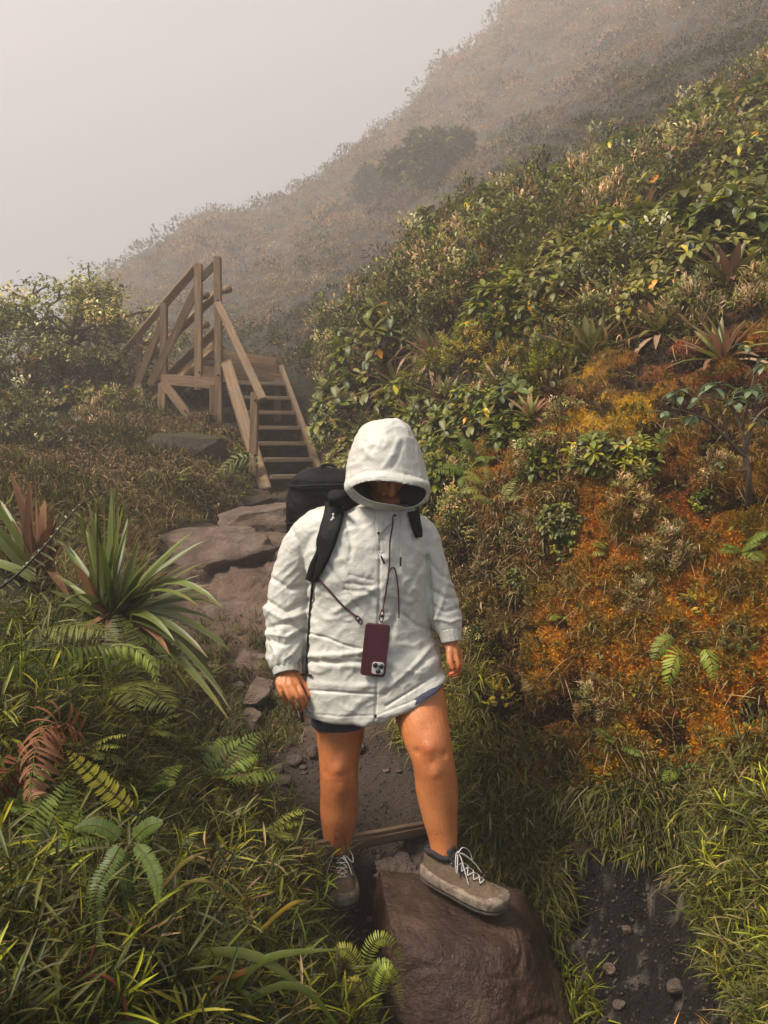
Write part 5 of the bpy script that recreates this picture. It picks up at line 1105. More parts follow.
tipR = hand((451.5, 645, 2.612), ((455.5, 655, 2.585), (458.5, 656, 2.603), (460, 656, 2.622), (459.5, 655, 2.642)),
     (((458, 665, 2.575), (455, 672, 2.582), (450, 674, 2.592)), ((461, 667, 2.60), (457, 674, 2.605), (451, 675.5, 2.613)), ((461, 666, 2.625), (457, 672, 2.63), (451, 673, 2.635)), ((459, 664, 2.648), (455, 669, 2.65), (450, 670, 2.652))),
     ((450, 650, 2.592), (449.5, 657, 2.578), (450.5, 663, 2.568), (452.5, 668, 2.563)))
me = voxel(b, .0036, 2, 'body'); v, n = getv(me); c = np.tile([[.52, .18, .058]], (len(v), 1))
for (px, py, Y, r, am) in ((338, 768, 2.615, .020, .006), (430, 748, 2.45, .022, .007), (327, 772, 2.63, .013, -.004), (350, 772, 2.63, .013, -.004), (417, 752, 2.46, .014, -.005), (445, 754, 2.46, .013, -.004), (339, 781, 2.62, .012, -.003), (433, 763, 2.44, .013, -.003), (339, 789, 2.63, .014, .004), (435, 773, 2.45, .015, .004), (338, 752, 2.62, .022, -.003), (426, 728, 2.46, .024, -.004),
                         (331, 872, 2.72, .010, .004), (343, 872, 2.72, .010, .004), (438, 868, 2.45, .010, .003), (452, 868, 2.46, .010, .004)):
    e = am * np.exp(-(np.linalg.norm(v - A3(px, py, Y), axis=1) / r) ** 2); v = v + n * e[:, None]
shin = np.array([noise.fractal(Vector(q) * 14, 1, 2, 3) for q in v]); c = c * (1 + shin[:, None] * np.array([.16, .24, .28])); mud = np.clip(np.array([noise.fractal(Vector(q) * 45, 1, 2, 3) for q in v]) * 2.4 - .5 - np.clip((v[:, 2] - .12) / .12, 0, 3), 0, 1)[:, None] * .8; c = c * (1 - mud) + np.array([.07, .045, .03]) * mud; setv(me, v)
for (px, py, Y, r) in ((338, 770, 2.62, .05), (430, 750, 2.45, .05)):
    d = np.linalg.norm(v - A3(px, py, Y), axis=1); c = c * (1 - np.exp(-(d / r) ** 2)[:, None] * np.array([.05, .16, .14]))
lip = np.linalg.norm((v - hp(0, .09, -.064)) / np.array([.024, .012, .012]), axis=1); c[lip < 1] = (.30, .085, .06)
brow = [hp(s * .03, .083, .036) for s in (-1, 1)]
for q in brow: c[np.linalg.norm((v - q) / np.array([.022, .02, .006]), axis=1) < 1] = (.05, .03, .02)
for q, e in tipL + tipR:
    k = np.linalg.norm(v - (e + (e - q) / np.linalg.norm(e - q) * .004 + np.array([0, -.005, .003])), axis=1) < .0045; c[k] = (.75, .12, .10)
    k = np.linalg.norm(v - e, axis=1) < .03; c[k] = c[k] * np.array([1.05, .92, .95])
setcol(me, np.clip(c, 0, 1)); body = under(me, 'body', M['skin'])
M['eye'] = plain('eye_white', (.6, .55, .5), .25, var=.05, bump=0); M['iris'] = plain('iris', (.05, .03, .02), .2, bump=0)
for s in (-1, 1):
    a = Acc(); ellipsoid(a, hp(s * .031, .076, .012) - PL, (.0125,) * 3, n=16); e_ = a.build('eye', M['eye'], person); a = Acc(); q = hp(s * .031, .0865, .008); ellipsoid(a, q - PL, (.0055,) * 3, n=12); a.build('iris', M['iris'], e_)

# ---- jacket
t = NT('rain_jacket_fabric'); n1 = t.noise(26, 5, .65, dist=.6); n2 = t.noise(75, 4, .7, dist=.8)
nn = t.n('Math', operation='MULTIPLY_ADD'); t.l(n2, nn.inputs[0]); nn.inputs[1].default_value = .35; t.l(n1, nn.inputs[2])
M['jacket'] = t.set(t.mix(t.noise(5, 4), (.45, .42, .355), (.53, .50, .43)), .5, nn.outputs[0], .007, .55); t.b.inputs['Specular IOR Level'].default_value = .4; t.b.inputs['Sheen Weight'].default_value = .1
M['lining'] = plain('hood_lining', (.13, .14, .125), .7, 20, .1, .002, 60)
M['black'] = plain('black_webbing', (.012, .011, .011), .75, 60, .3, .001, 300)
M['pack'] = plain('black_pack_fabric', (.0045, .004, .004), .62, 20, .4, .006, 30)
M['shorts'] = plain('navy_shorts_fabric', (.035, .035, .06), .8, 30, .2, .004, 40)
M['cord'] = plain('burgundy_cord', (.045, .014, .016), .7, 300, .5, .001, 600)
M['snap'] = plain('dark_snap', (.03, .03, .035), .35, metal=.6, bump=0)
def ringloft(acc, rows, n=72, flip=False, expo=2.3, capend=True, fn=None, front=0):
    "rows: (py, xl, xr, Y, halfdepth) ; closed rings"
    rows = crom(np.array(rows, float), len(rows) * 4); V = []
    for py, xl, xr, Y, dp in rows:
        L_, R_ = A3(xl, py, Y), A3(xr, py, Y); c0 = (L_ + R_) / 2; hw = (R_[0] - L_[0]) / 2
        if front: w_ = min(1, max(0, (py - 540) / 60)); c0[2] = A3(xl, py, Y - dp * .9 * w_ * front)[2]
        for j in range(n):
            a = 2 * PI * j / n; ca, sa = math.cos(a), math.sin(a); x = math.copysign(abs(ca) ** (2 / expo), ca) * hw; y = math.copysign(abs(sa) ** (2 / expo), sa) * dp
            V.append(c0 + np.array([x, y, 0]))
    V = np.array(V); k = len(rows)
    if fn is not None: V = fn(V)
    Q = [(i * n + j, i * n + (j + 1) % n, (i + 1) * n + (j + 1) % n, (i + 1) * n + j) for i in range(k - 1) for j in range(n)]
    T = []
    if capend:
        V = np.vstack([V, V[:n].mean(0), V[-n:].mean(0)]); c0 = k * n; T = [(c0, (j + 1) % n, j) for j in range(n)] + [(c0 + 1, (k - 1) * n + j, (k - 1) * n + (j + 1) % n) for j in range(n)]
    acc.add(V, Q, T); return V
def hemshear(V):
    V = V.copy(); zt, zb = A3(0, 640, 2.54)[2], A3(0, 722, 2.52)[2]; t = np.clip((zt - V[:, 2]) / (zt - zb), 0, 1.15); x = V[:, 0]
    xr = np.clip((x - (-.02)) / .19, 0, 1.15); V[:, 2] += t * xr * .098; V[:, 1] -= t * xr * .045
    V[:, 2] -= t * np.clip((-.17 - x) / .1, 0, 1) * .0; return V
j = Acc()
ringloft(j, [(506, 358, 412, 2.66, .07), (512, 345, 417, 2.66, .085), (520, 322, 423, 2.665, .10), (533, 307, 428, 2.67, .118), (552, 303, 430, 2.67, .132), (580, 306, 429, 2.668, .142), (608, 308, 428, 2.672, .138), (638, 305, 431, 2.672, .142), (668, 303, 436, 2.67, .150), (698, 302.5, 440, 2.668, .154), (720, 303, 443, 2.665, .152), (722, 307, 439, 2.665, .140), (712, 309, 437, 2.665, .134), (690, 315, 430, 2.668, .120)], fn=hemshear, front=1)
tube(j, [A3(340, 528, 2.67), A3(318, 532, 2.675), A3(302, 548, 2.69), A3(294, 575, 2.70), A3(288, 602, 2.695), A3(287.5, 628, 2.665), A3(285.5, 648, 2.635), A3(284, 658, 2.615), A3(285, 666, 2.604)], [.085, .074, .070, .071, .074, .070, .062, .053, .045], 30, 44)
tube(j, [A3(405, 530, 2.67), A3(420, 536, 2.67), A3(428, 555, 2.665), A3(434, 580, 2.66), A3(440, 602, 2.65), A3(445, 618, 2.635), A3(448, 627, 2.625), A3(450, 634, 2.617)], [.070, .062, .055, .053, .052, .048, .043, .033], 30, 44)
jme = voxel(j, .0038, 3, 'jacket'); v, n = getv(jme)
def ridge(p, o=0.): return 1 - abs(noise.noise(Vector(p) + Vector((o, o * 1.7, -o)))) * 2.2
def fold(p, o=0.):
    v_ = Vector(p) + Vector((o, o * 1.7, -o)); q = noise.noise(v_) / .17; m_ = .5 + 1.0 * noise.noise(v_ * .7 + Vector((9, 4, 2)))
    return (math.exp(-q * q) * 1.1 - .45 * math.exp(-(q - 1.9) ** 2) + .25 * q * math.exp(-abs(q) * .4)) * m_
def sdl(X, Z, pl):
    P = [A3(a, b, 2.55) for a, b in pl]; return seg_dist(X, Z, [(p[0], p[2]) for p in P])
PX = (v[:, 0] / (v[:, 1] * cp - (v[:, 2] - CZ) * sp_) * F + 384); XP, YP = topx(v[:, 0], v[:, 1], v[:, 2])
armL = np.clip((312 - XP) / 14, 0, 1) * (YP < 690); armR = np.clip((XP - 430) / 6, 0, 1) * (YP < 645); arm = np.maximum(armL, armR); tor = 1 - arm
d = np.zeros(len(v)); low = np.clip((YP - 610) / 60, 0, 1)
for i, p in enumerate(v):
    x, y, z = p; ph = noise.noise(Vector((x * 4, y * 4, z * 4)))
    a1 = fold((x * 2.6 + z * 2.0, y * 2, z * 9 - x * 4 + ph * .7), 3); a2 = fold((x * 6 + ph, y * 3, z * 3.2 + x * 2.5), 9)
    tr = .0085 * a1 * (.35 + .65 * low[i]) + .0060 * a2 * (1 - .5 * low[i]) + .0035 * fold((x * 9, y * 7, z * 15), 20) + .0022 * fold((x * 17 + z * 6, y * 12, z * 20 - x * 8), 33)
    if arm[i] > 0:
        s = 1 if armL[i] > 0 else -1
        b1 = fold((x * 4, y * 5, z * 11 + s * x * 13 + ph * 1.6), 5); b2 = fold((x * 9 + ph, y * 7, z * 19 - s * x * 17), 12); u_ = min(1, max(.25, (YP[i] - 545) / 60)); a_ = (.0125 * b1 + .0065 * b2) * u_ + .005 * a2
        d[i] = tr * tor[i] + a_ * arm[i]
    else: d[i] = tr
    d[i] += .0012 * noise.fractal(Vector(p) * 42, 1, 2, 2)
CR = [([(318, 548), (335, 575), (356, 606)], 2.2, -.005), ([(330, 545), (352, 580), (372, 596)], 3, -.004), ([(346, 520), (352, 545), (350, 560)], 2.5, -.005), ([(335, 612), (352, 600), (372, 590)], 3, .005),
      ([(300, 631), (325, 637), (345, 645), (362, 649)], 1.1, -.006), ([(308, 656), (335, 655), (362, 652)], 3, .007), ([(308, 661), (335, 663), (364, 662)], 2.5, -.008), ([(305, 690), (340, 692), (377, 694)], 1.1, -.006), ([(305, 683), (340, 686), (366, 686)], 4, .004),
      ([(384, 694), (405, 678), (430, 655)], 3, -.006), ([(386, 706), (412, 690), (440, 672)], 1.3, -.006), ([(390, 688), (412, 668), (432, 645)], 3, .006), ([(425, 558), (408, 590), (394, 620), (388, 655)], 3, -.005), ([(418, 575), (404, 600), (396, 625)], 3, .004),
      ([(400, 612), (415, 625), (430, 630)], 2.2, -.005), ([(350, 575), (372, 580)], 1.6, -.003), ([(346, 583), (372, 586)], 1.6, -.003), ([(344, 590), (370, 592)], 1.6, -.003),
      ([(319, 548), (314, 580), (309, 612), (306, 650), (304, 684)], 2.0, -.013), ([(428, 556), (430, 585), (432, 612), (435, 638)], 1.6, -.012), ([(380, 540), (379, 600), (377, 660), (375.5, 718)], 1.2, -.006), ([(385.5, 560), (385, 600), (384, 640), (382, 700)], 5, .0025),
      ([(303, 719), (340, 722), (376, 721), (410, 708), (443, 690)], 1.2, .0005), ([(304, 713), (340, 716), (376, 715), (410, 702), (442, 685)], .8, -.003),
      ([(285, 520), (300, 545), (306, 580), (312, 600)], 3, -.006), ([(268, 575), (290, 590), (310, 585)], 2.5, -.008), ([(266, 600), (285, 612), (308, 600)], 2.5, -.009), ([(266, 607), (284, 620), (308, 612)], 3, .008), ([(268, 628), (290, 622), (305, 632)], 2.2, -.009), ([(268, 640), (285, 645), (302, 635)], 2.5, -.008), ([(270, 634), (286, 637), (302, 628)], 2.2, .007),
      ([(428, 560), (440, 575), (452, 580)], 2, -.006), ([(432, 590), (445, 598), (456, 598)], 2, -.007), ([(434, 606), (446, 612), (458, 608)], 2, -.007), ([(436, 618), (450, 622), (462, 618)], 1.8, .006)]
front = np.clip(-n[:, 1] * 3 + .4, 0, 1)
for pl, wpx, am in CR:
    dd = sdl(v[:, 0] * 2.55 / v[:, 1], (v[:, 2] - CZ) * 2.55 / v[:, 1] + CZ, pl) * F / 2.55
    d += am * np.exp(-(dd / wpx) ** 2) * front
cuffz = np.maximum(armL * np.clip((YP - 655) / 6, 0, 1), armR * np.clip((YP - 628) / 5, 0, 1))
ang = np.arctan2(v[:, 1] - 2.6, v[:, 0] - np.where(v[:, 0] < 0, A3(285, 0, 2.6)[0], A3(450, 0, 2.6)[0])); d = d * (1 - cuffz * .6) + cuffz * .0018 * np.sin(ang * 17)
setv(jme, v + n * d[:, None])
JB = BVHTree.FromPolygons([tuple(q) for q in getv(jme)[0]], [tuple(p.vertices) for p in jme.polygons])
jacket = under(jme, 'jacket', M['jacket'])
def cuff(path, r, r2, nm='cuff'):
    a = Acc(); P = crom([tuple(A3(*q)) for q in path], 14); k = len(P); tube(a, P, np.linspace(r, r2, k), 44, cap=False, col=(1, 1, 1)); V = a.V[0]
    for i in range(k):
        for q in range(44): V[i * 44 + q] += (V[i * 44 + q] - P[i]) / r * (.0016 * math.sin(q * 2 * PI / 44 * 15))
    o_ = Acc(); o_.add(V - PL, a.Q[0]); ob = o_.build(nm, M['jacket'], person); s = ob.modifiers.new('s', 'SOLIDIFY'); s.thickness = .005; s.offset = -1
cuff([(284.5, 660, 2.612), (285.5, 667, 2.602), (286.5, 673.5, 2.592)], .048, .042); cuff([(449.3, 630, 2.62), (450.4, 635.5, 2.615), (451.5, 641.5, 2.61)], .038, .033)

# ---- hood: an open shell
HR = [(419.5, 381, 394, 2.60, .03), (421.5, 373, 402, 2.60, .06), (427, 363, 409, 2.60, .10), (436, 356, 414.5, 2.60, .125), (448, 351.5, 419.5, 2.595, .142), (460, 349, 423, 2.59, .148), (471, 347, 426, 2.583, .146), (480, 345.5, 428.5, 2.578, .150), (489, 345, 430, 2.578, .148), (495, 349.5, 429, 2.583, .138), (500, 354, 427.5, 2.588, .127), (503.5, 360, 424, 2.595, .115), (506, 368, 417, 2.605, .10), (509, 376, 408, 2.62, .08)]
h = Acc(); rows = crom(np.array(HR), 90); nh = 150; V = []
for py, xl, xr, Y, dp in rows:
    L_, R_ = A3(xl, py, Y), A3(xr, py, Y); c0 = (L_ + R_) / 2; hw = (R_[0] - L_[0]) / 2
    for q in range(nh):
        a = 2 * PI * q / nh; V.append(c0 + np.array([math.cos(a) * hw, math.sin(a) * dp, 0]))
V = np.array(V); XH, YH = topx(V[:, 0], V[:, 1], V[:, 2])
OPEN = [(350.5, 487.5), (356, 483.5), (365, 481), (377, 480), (390, 481), (403, 483), (416, 485.5), (427, 489), (427.5, 495), (423, 502), (415, 507), (406, 509), (399, 506.5), (390, 505), (379, 503.5), (369, 501), (359, 495.5)]
OC = crom(OPEN + [OPEN[0]], 200); frontm = V[:, 1] < 2.58
# pull grid vertices close to the outline of the opening onto it so that the edge is clean
for i in np.where(frontm)[0]:
    dd = np.hypot(OC[:, 0] - XH[i], OC[:, 1] - YH[i]); q = dd.argmin()
    if dd[q] < 1.1:
        nx = A3(OC[q, 0], OC[q, 1], V[i, 1]); V[i] = nx; XH[i], YH[i] = OC[q]
Cpoly = np.array(OPEN); cen = Cpoly.mean(0); shr = [tuple(cen + (p - cen) * .985) for p in Cpoly]
D_ = np.zeros(len(V)); nrm = V - np.repeat(V.reshape(90, nh, 3).mean(1), nh, 0); nrm[:, 2] = (np.repeat(np.linspace(.9, -.3, 90), nh)) * .1; nrm /= np.linalg.norm(nrm, axis=1, keepdims=True)
for i, p in enumerate(V):
    x, y, z = p; ph = noise.noise(Vector(p) * 8); D_[i] = .0050 * fold((x * 7 - z * 5 + ph, y * 5, z * 8 + x * 4), 4) + .0034 * fold((x * 15, y * 11, z * 15 + ph * 2), 8) + .0018 * fold((x * 30 + z * 12, y * 20, z * 28), 15) + .0008 * noise.fractal(Vector(p) * 60, 1, 2, 2)
for pl, wpx, am in (([(348, 479), (358, 474), (368, 471.5), (380, 471), (395, 472), (412, 475), (426, 479)], .9, -.004), ([(352, 484), (365, 477), (380, 475.5), (395, 476.5), (412, 479.5), (426, 484)], 2.6, .0035), ([(398, 440), (392, 455), (383, 468)], 2.2, .004), ([(402, 445), (398, 458), (392, 468)], 1.8, -.004), ([(360, 450), (372, 444), (384, 448)], 2, .003), ([(372, 432), (384, 436), (392, 432)], 2, -.003), ([(419, 455), (423, 468), (425, 478)], 1.2, -.003)):
    P = np.array([99]); dd = seg_dist(XH, YH, pl); D_ += am * np.exp(-(dd / wpx) ** 2) * frontm
edge = np.array([np.hypot(OC[:, 0] - a, OC[:, 1] - b_).min() for a, b_ in zip(XH, YH)]); brim = np.exp(-(edge / 7) ** 2) * frontm * np.clip((492 - YH) / 6, 0, 1)
V[:, 1] -= brim * .022; D_ *= np.clip((edge - 1.5) / 3, 0, 1) * frontm + (~frontm); V = V + nrm * D_[:, None]
ii = np.arange(90 * nh).reshape(90, nh); Q = np.stack([ii[:-1], np.roll(ii, -1, 1)[:-1], np.roll(ii, -1, 1)[1:], ii[1:]], -1).reshape(-1, 4)
cx, cy = XH[Q].mean(1), YH[Q].mean(1); keep = ~(inpoly(cx, cy, shr) & (V[Q, 1].mean(1) < 2.58)); Q = Q[keep]
T = [(90 * nh, q, (q + 1) % nh) for q in range(nh)]; V = np.vstack([V, V[:nh].mean(0) + (0, 0, .003)])
Vl = V.copy(); h.add(V - PL, Q[:, ::-1], np.array(T)[:, ::-1]); hood = h.build('hood', M['jacket'], person); hood.data.materials.append(M['lining'])
bmh = bmesh.new(); bmh.from_mesh(hood.data); bmesh.ops.delete(bmh, geom=[q for q in bmh.verts if not q.link_faces], context='VERTS'); bmesh.ops.recalc_face_normals(bmh, faces=bmh.faces)
for _ in range(24):
    bv = [q for q in bmh.verts if q.is_boundary and q.co.z > -1]; new = {}
    for q in bv:
        nb = [e.other_vert(q) for e in q.link_edges if e.is_boundary]
        if len(nb) == 2: new[q] = q.co * .5 + (nb[0].co + nb[1].co) * .25
    for q, c0 in new.items(): q.co = c0
bmh.to_mesh(hood.data); bmh.free()
sm = hood.modifiers.new('s', 'SOLIDIFY'); sm.thickness = .003; sm.offset = -1; sm.material_offset = 1; sm.use_rim = True; sm.material_offset_rim = 0
def surf(px, py, off=0.):
    "point of the jacket surface met when looking at this spot, pushed outwards"
    dr = ray(px, py).normalized(); hh = JB.ray_cast(CAM, dr)
    if hh[0] is None: return A3(px, py, 2.55)
    nn = hh[1]; nn = -nn if nn.dot(dr) > 0 else nn
    return np.array(hh[0] + nn * off)
def cordon(name, pts, r, mat, parent, off=.003, seg=40, flat=1.0, n=8, org=None):
    P = crom(np.array(pts, float), seg) if len(pts) > 2 else np.array(pts, float); a = Acc(); W = np.array([surf(x, y, off) for x, y in P]); 
    for _ in range(2): W[1:-1] = (W[:-2] + W[2:] + W[1:-1] * 2) / 4
    tube(a, W - (PL if org is None else org), r, n); return a.build(name, mat, parent)
# collar flap, snaps and drawstrings
def patch(name, poly, mat, off, thick, parent, org, n=14, dome=.0):
    "a sheet of cloth with this outline lying on the jacket"
    xs, ys_ = zip(*poly); cx, cy = np.mean(xs), np.mean(ys_); C0 = crom(poly + [poly[0]], 41)[:-1]; V = []; m = len(C0); R_ = 6
    for r in range(R_ + 1):
        for q in C0:
            f = r / R_; x, y = cx + (q[0] - cx) * f, cy + (q[1] - cy) * f; V.append(surf(x, y, off + dome * (1 - f * f)))
    Q = [(r * m + i, r * m + (i + 1) % m, (r + 1) * m + (i + 1) % m, (r + 1) * m + i) for r in range(R_) for i in range(m)]
    a = Acc(); a.add(np.array(V) - org, Q); o_ = a.build(name, mat, parent); s = o_.modifiers.new('s', 'SOLIDIFY'); s.thickness = thick; s.offset = 1; return o_
patch('collar_flap', [(379, 506), (386, 507), (393, 509), (397.5, 515), (394, 521), (387, 527), (380, 535), (376.5, 537), (375.5, 525), (377, 513)], M['jacket'], .006, .003, person, PL, dome=.003)
for px, py in ((394.2, 516), (377.5, 534), (375.8, 716)):
    p = surf(px, py, .0105 if py < 600 else .002) - PL; a = Acc(); tube(a, [p, p + np.array([0, -.003, 0])], [.0052, .0046], 14); a.build('snap_button', M['snap'], person)
ds = cordon('drawstring', [(378, 508), (378.5, 520), (377, 540), (380, 552), (382.5, 558)], .0013, M['jacket'], person, .010); cordon('cord_end', [(382, 557), (383, 560), (384, 563.5)], .0028, M['black'], ds, .010, 6, org=PL)
ds = cordon('drawstring', [(400, 509), (400.5, 520), (399.5, 540), (400, 558)], .0013, M['jacket'], person, .006); cordon('cord_end', [(400, 557), (400, 561), (400, 566)], .0028, M['black'], ds, .006, 6, org=PL)

# ---- shorts
s_ = Acc()
def shr1(V): return V
ringloft(s_, [(655, 318, 425, 2.70, .11), (680, 314, 370, 2.72, .10), (705, 311.5, 369, 2.72, .098), (726, 311, 366.5, 2.71, .094), (731.5, 311.5, 366, 2.71, .092)], n=48, front=.9)
def shr2(V):
    V = V.copy(); t = np.clip((A3(0, 670, 2.6)[2] - V[:, 2]) / .12, 0, 1.2); xr = (V[:, 0] - .02) / .16; V[:, 2] += t * (xr - .35) * .098; V[:, 1] -= t * .02; return V
ringloft(s_, [(655, 370, 432, 2.68, .105), (680, 388, 440, 2.65, .102), (698, 391, 443.5, 2.62, .098), (706, 391.5, 444, 2.61, .096)], n=48, fn=shr2, front=.9)
sme = voxel(s_, .005, 2, 'shorts'); under(sme, 'shorts', M['shorts'])

# ---- shoes
M['shoe'] = rock_mat('shoe_suede', (.040, .026, .018), (.12, .078, .048), (.22, .15, .095), bump=.006, rough=.85); M['shoedark'] = plain('shoe_padding', (.022, .02, .02), .85, 60, .3, .002, 200)
t = NT('muddy_sole'); M['sole'] = t.set(t.ramp(t.noise(40, 6, .7), [(.35, (.09, .06, .04)), (.65, (.27, .21, .155))]), .8, t.noise(90, 4), .004)
M['outsole'] = plain('dark_outsole', (.05, .04, .033), .8, 60, .4, .004, 120); M['lace'] = plain('grey_laces', (.42, .38, .34), .8, 200, .3, .001, 500); M['toe'] = plain('dusty_toe_leather', (.27, .185, .115), .8, 30, .35, .003, 120); M['sock'] = plain('lime_sock', (.32, .42, .08), .9, 300, .2, .002, 500)
XS = [0, .012, .035, .08, .13, .175, .215, .25, .272, .284]; HWs = [.014, .028, .037, .039, .039, .044, .047, .042, .029, .008]; TZ = [.078, .096, .104, .106, .094, .077, .064, .054, .046, .034]
def shoe(M4, label_side, cx=.0):
    root = bpy.data.objects.new('hiking_shoe', None); COL.objects.link(root); root.parent = person; root.empty_display_size = .05; root.matrix_local = Matrix.Translation(-Vector(PL)) @ M4 @ Matrix.Diagonal((1.06, 1.08, 1.0, 1))
    def sec(x, grow=0): return np.interp(x, XS, HWs) + grow, np.interp(x, XS, TZ)
    def side(x): return -.010 * math.sin(x / .284 * PI) * label_side
    # upper
    a = Acc(); n = 24; xs = np.concatenate([np.linspace(0, .03, 8), np.linspace(.04, .24, 26), np.linspace(.246, .284, 12)]); V = []
    for x in xs:
        hw, tz = sec(x)
        for q in range(n + 1):
            th = PI * q / n; cc, s2 = math.cos(th), math.sin(th); w2 = hw * (.97 if x < .24 else .95); top = tz
            yy = math.copysign(abs(cc) ** .75, cc) * w2; zz = .02 + (top - .02) * s2 ** .8; yy *= 1 - .34 * (zz / .1) ** 2 * (1 if x > .1 else .75)
            wr = .0018 * noise.fractal(Vector((x * 40, yy * 40, zz * 40)), 1, 2, 3); V.append((x + wr, yy + side(x) + wr, zz + wr))
    k = len(xs); m = n + 1; Q = [(i * m + q, (i + 1) * m + q, (i + 1) * m + q + 1, i * m + q + 1) for i in range(k - 1) for q in range(n)]
    a.add(V, Q); up_ = a.build('upper', M['shoe'], root)
    # midsole + outsole
    for nm_, z0, z1, g, mt in (('midsole', .009, .041, .0065, 'sole'), ('outsole', -.001, .0088, .005, 'outsole')):
        a = Acc(); pts = []
        for x in np.linspace(0, .284, 40): pts.append((x, np.interp(x, XS, HWs) + g + side(x)))
        for x in np.linspace(.284, 0, 40): pts.append((x, -np.interp(x, XS, HWs) - g + side(x)))
        pts = np.array(pts); c0 = pts.mean(0); pts = c0 + (pts - c0) * (1.02, 1); V = []; Z = [(z0, .96), (z0 + .3 * (z1 - z0), 1.), (z0 + .75 * (z1 - z0), 1.0), (z1, .97)]
        for z, s in Z:
            for q in pts:
                zz = z + (.006 if nm_ == 'midsole' else 0) * (z > .02) * (1 - math.sin(min(1, max(0, q[0] / .284)) * PI)) + .006 * max(0, (q[0] - .23) / .05) ** 1.5
                gv = .0016 * math.sin(q[0] * 240) * (z0 < z < z1); e = c0 + (q - c0) * s; V.append((e[0], e[1] * (1 + gv * 8), zz))
        m = len(pts); Q = [(i * m + q, i * m + (q + 1) % m, (i + 1) * m + (q + 1) % m, (i + 1) * m + q) for i in range(3) for q in range(m)]; V += [(*c0, z0), (*c0, z1)]
        T = [(4 * m, (q + 1) % m, q) for q in range(m)] + [(4 * m + 1, 3 * m + q, 3 * m + (q + 1) % m) for q in range(m)]; a.add(V, Q, T); a.build(nm_, M[mt], root)
    # toe cap
    a = Acc(); xs = np.linspace(.225, .2855, 14); V = []
    for x in xs:
        hw, tz = sec(min(x, .284))
        for q in range(n + 1):
            th = PI * q / n; cc, s2 = math.cos(th), math.sin(th); yy = math.copysign(abs(cc) ** .75, cc) * (hw + .0012); zz = .02 + (min(tz, .030 + (x - .225) * .35) - .017) * s2 ** .8; yy *= 1 - .34 * (zz / .1) ** 2; V.append((x + .0012, yy + side(x), zz))
    m = n + 1; Q = [(i * m + q, (i + 1) * m + q, (i + 1) * m + q + 1, i * m + q + 1) for i in range(13) for q in range(n)]; a.add(V, Q); a.build('toe_cap', M['toe'], root)
    # overlays, collar, tongue, laces
    a = Acc(); loop = [(.004, 0, .088), (.012, .020, .100), (.04, .030, .108), (.075, .028, .106), (.098, .012, .112), (.100, 0, .116), (.098, -.012, .112), (.075, -.028, .106), (.04, -.030, .108), (.012, -.020, .100), (.004, 0, .088)]
    tube(a, [(q[0], q[1] + side(q[0]), q[2]) for q in loop], .0085, 12, 50, cap=False); a.build('collar', M['shoedark'], root)
    a = Acc(); P = np.array([(.165, 0, .080), (.13, 0, .098), (.105, 0, .118), (.092, 0, .140)]); V = []
    for q in crom(P, 10):
        for sy in np.linspace(-1, 1, 7): V.append((q[0] - .004 * sy * sy, sy * .023 + side(q[0]), q[2] - .008 * sy * sy))
    a.add(V, [(i * 7 + q, i * 7 + q + 1, (i + 1) * 7 + q + 1, (i + 1) * 7 + q) for i in range(9) for q in range(6)]); tg = a.build('tongue', M['shoedark'], root); s = tg.modifiers.new('s', 'SOLIDIFY'); s.thickness = .006
    def topz(x, y): hw, tz = sec(x); return tz + .004 - (abs(y) / hw) ** 2 * .022
    a = Acc(); rows = [.200, .180, .160, .140, .120, .104]; wy = [.013, .016, .018, .020, .021, .021]
    for i in range(5):
        for s in (-1, 1):
            x0, x1 = rows[i], rows[i + 1]; P = [(x0, s * wy[i], topz(x0, wy[i])), ((x0 + x1) / 2, 0, topz((x0 + x1) / 2, 0) + .004 + .001 * s), (x1, -s * wy[i + 1], topz(x1, wy[i + 1]))]; tube(a, [(q[0], q[1] + side(q[0]), q[2]) for q in P], .0018, 6, 10)
    tube(a, [(.2, -.013 + side(.2), topz(.2, .013)), (.203, side(.2), topz(.2, 0) + .003), (.2, .013 + side(.2), topz(.2, .013))], .0018, 6, 8)
    for s in (-1, 1):
        tube(a, [(.108, 0, .122), (.112, s * .022, .132), (.125, s * .045, .112), (.135, s * .048, .085), (.125, s * .030, .100), (.110, s * .006, .121)], .0018, 6, 24); tube(a, [(.108, 0, .122), (.125, s * .012, .118), (.155, s * .032, .088), (.175, s * .042, .062)], .0018, 6, 14)
    ellipsoid(a, (.108, 0, .123), (.005, .006, .005), n=10); a.build('laces', M['lace'], root)
    a = Acc()
    for i in range(6):
        for s in (-1, 1): x0 = rows[i]; p = np.array((x0, s * wy[i] + side(x0), topz(x0, wy[i]) - .001)); ellipsoid(a, p, (.0032, .0032, .002), n=10)
    a.build('eyelets', M['snap'], root)
    a = Acc(); V = []
    for x in np.linspace(.0, .235, 30):
        for sgn in (1, -1):
            hw, tz = sec(x)
            for z in (.024, .032, .041 + .008 * math.cos(x * 40)): V.append((x - .0015, sgn * (hw * .985 + .0014) * (1 - .34 * (z / .1) ** 2) + side(x), z))
    Q = [(i * 6 + o_ + q, i * 6 + o_ + q + 1, (i + 1) * 6 + o_ + q + 1, (i + 1) * 6 + o_ + q) for i in range(29) for o_ in (0, 3) for q in (0, 1)]; a.add(V, Q); a.build('mud_guard', M['toe'], root)
    return root
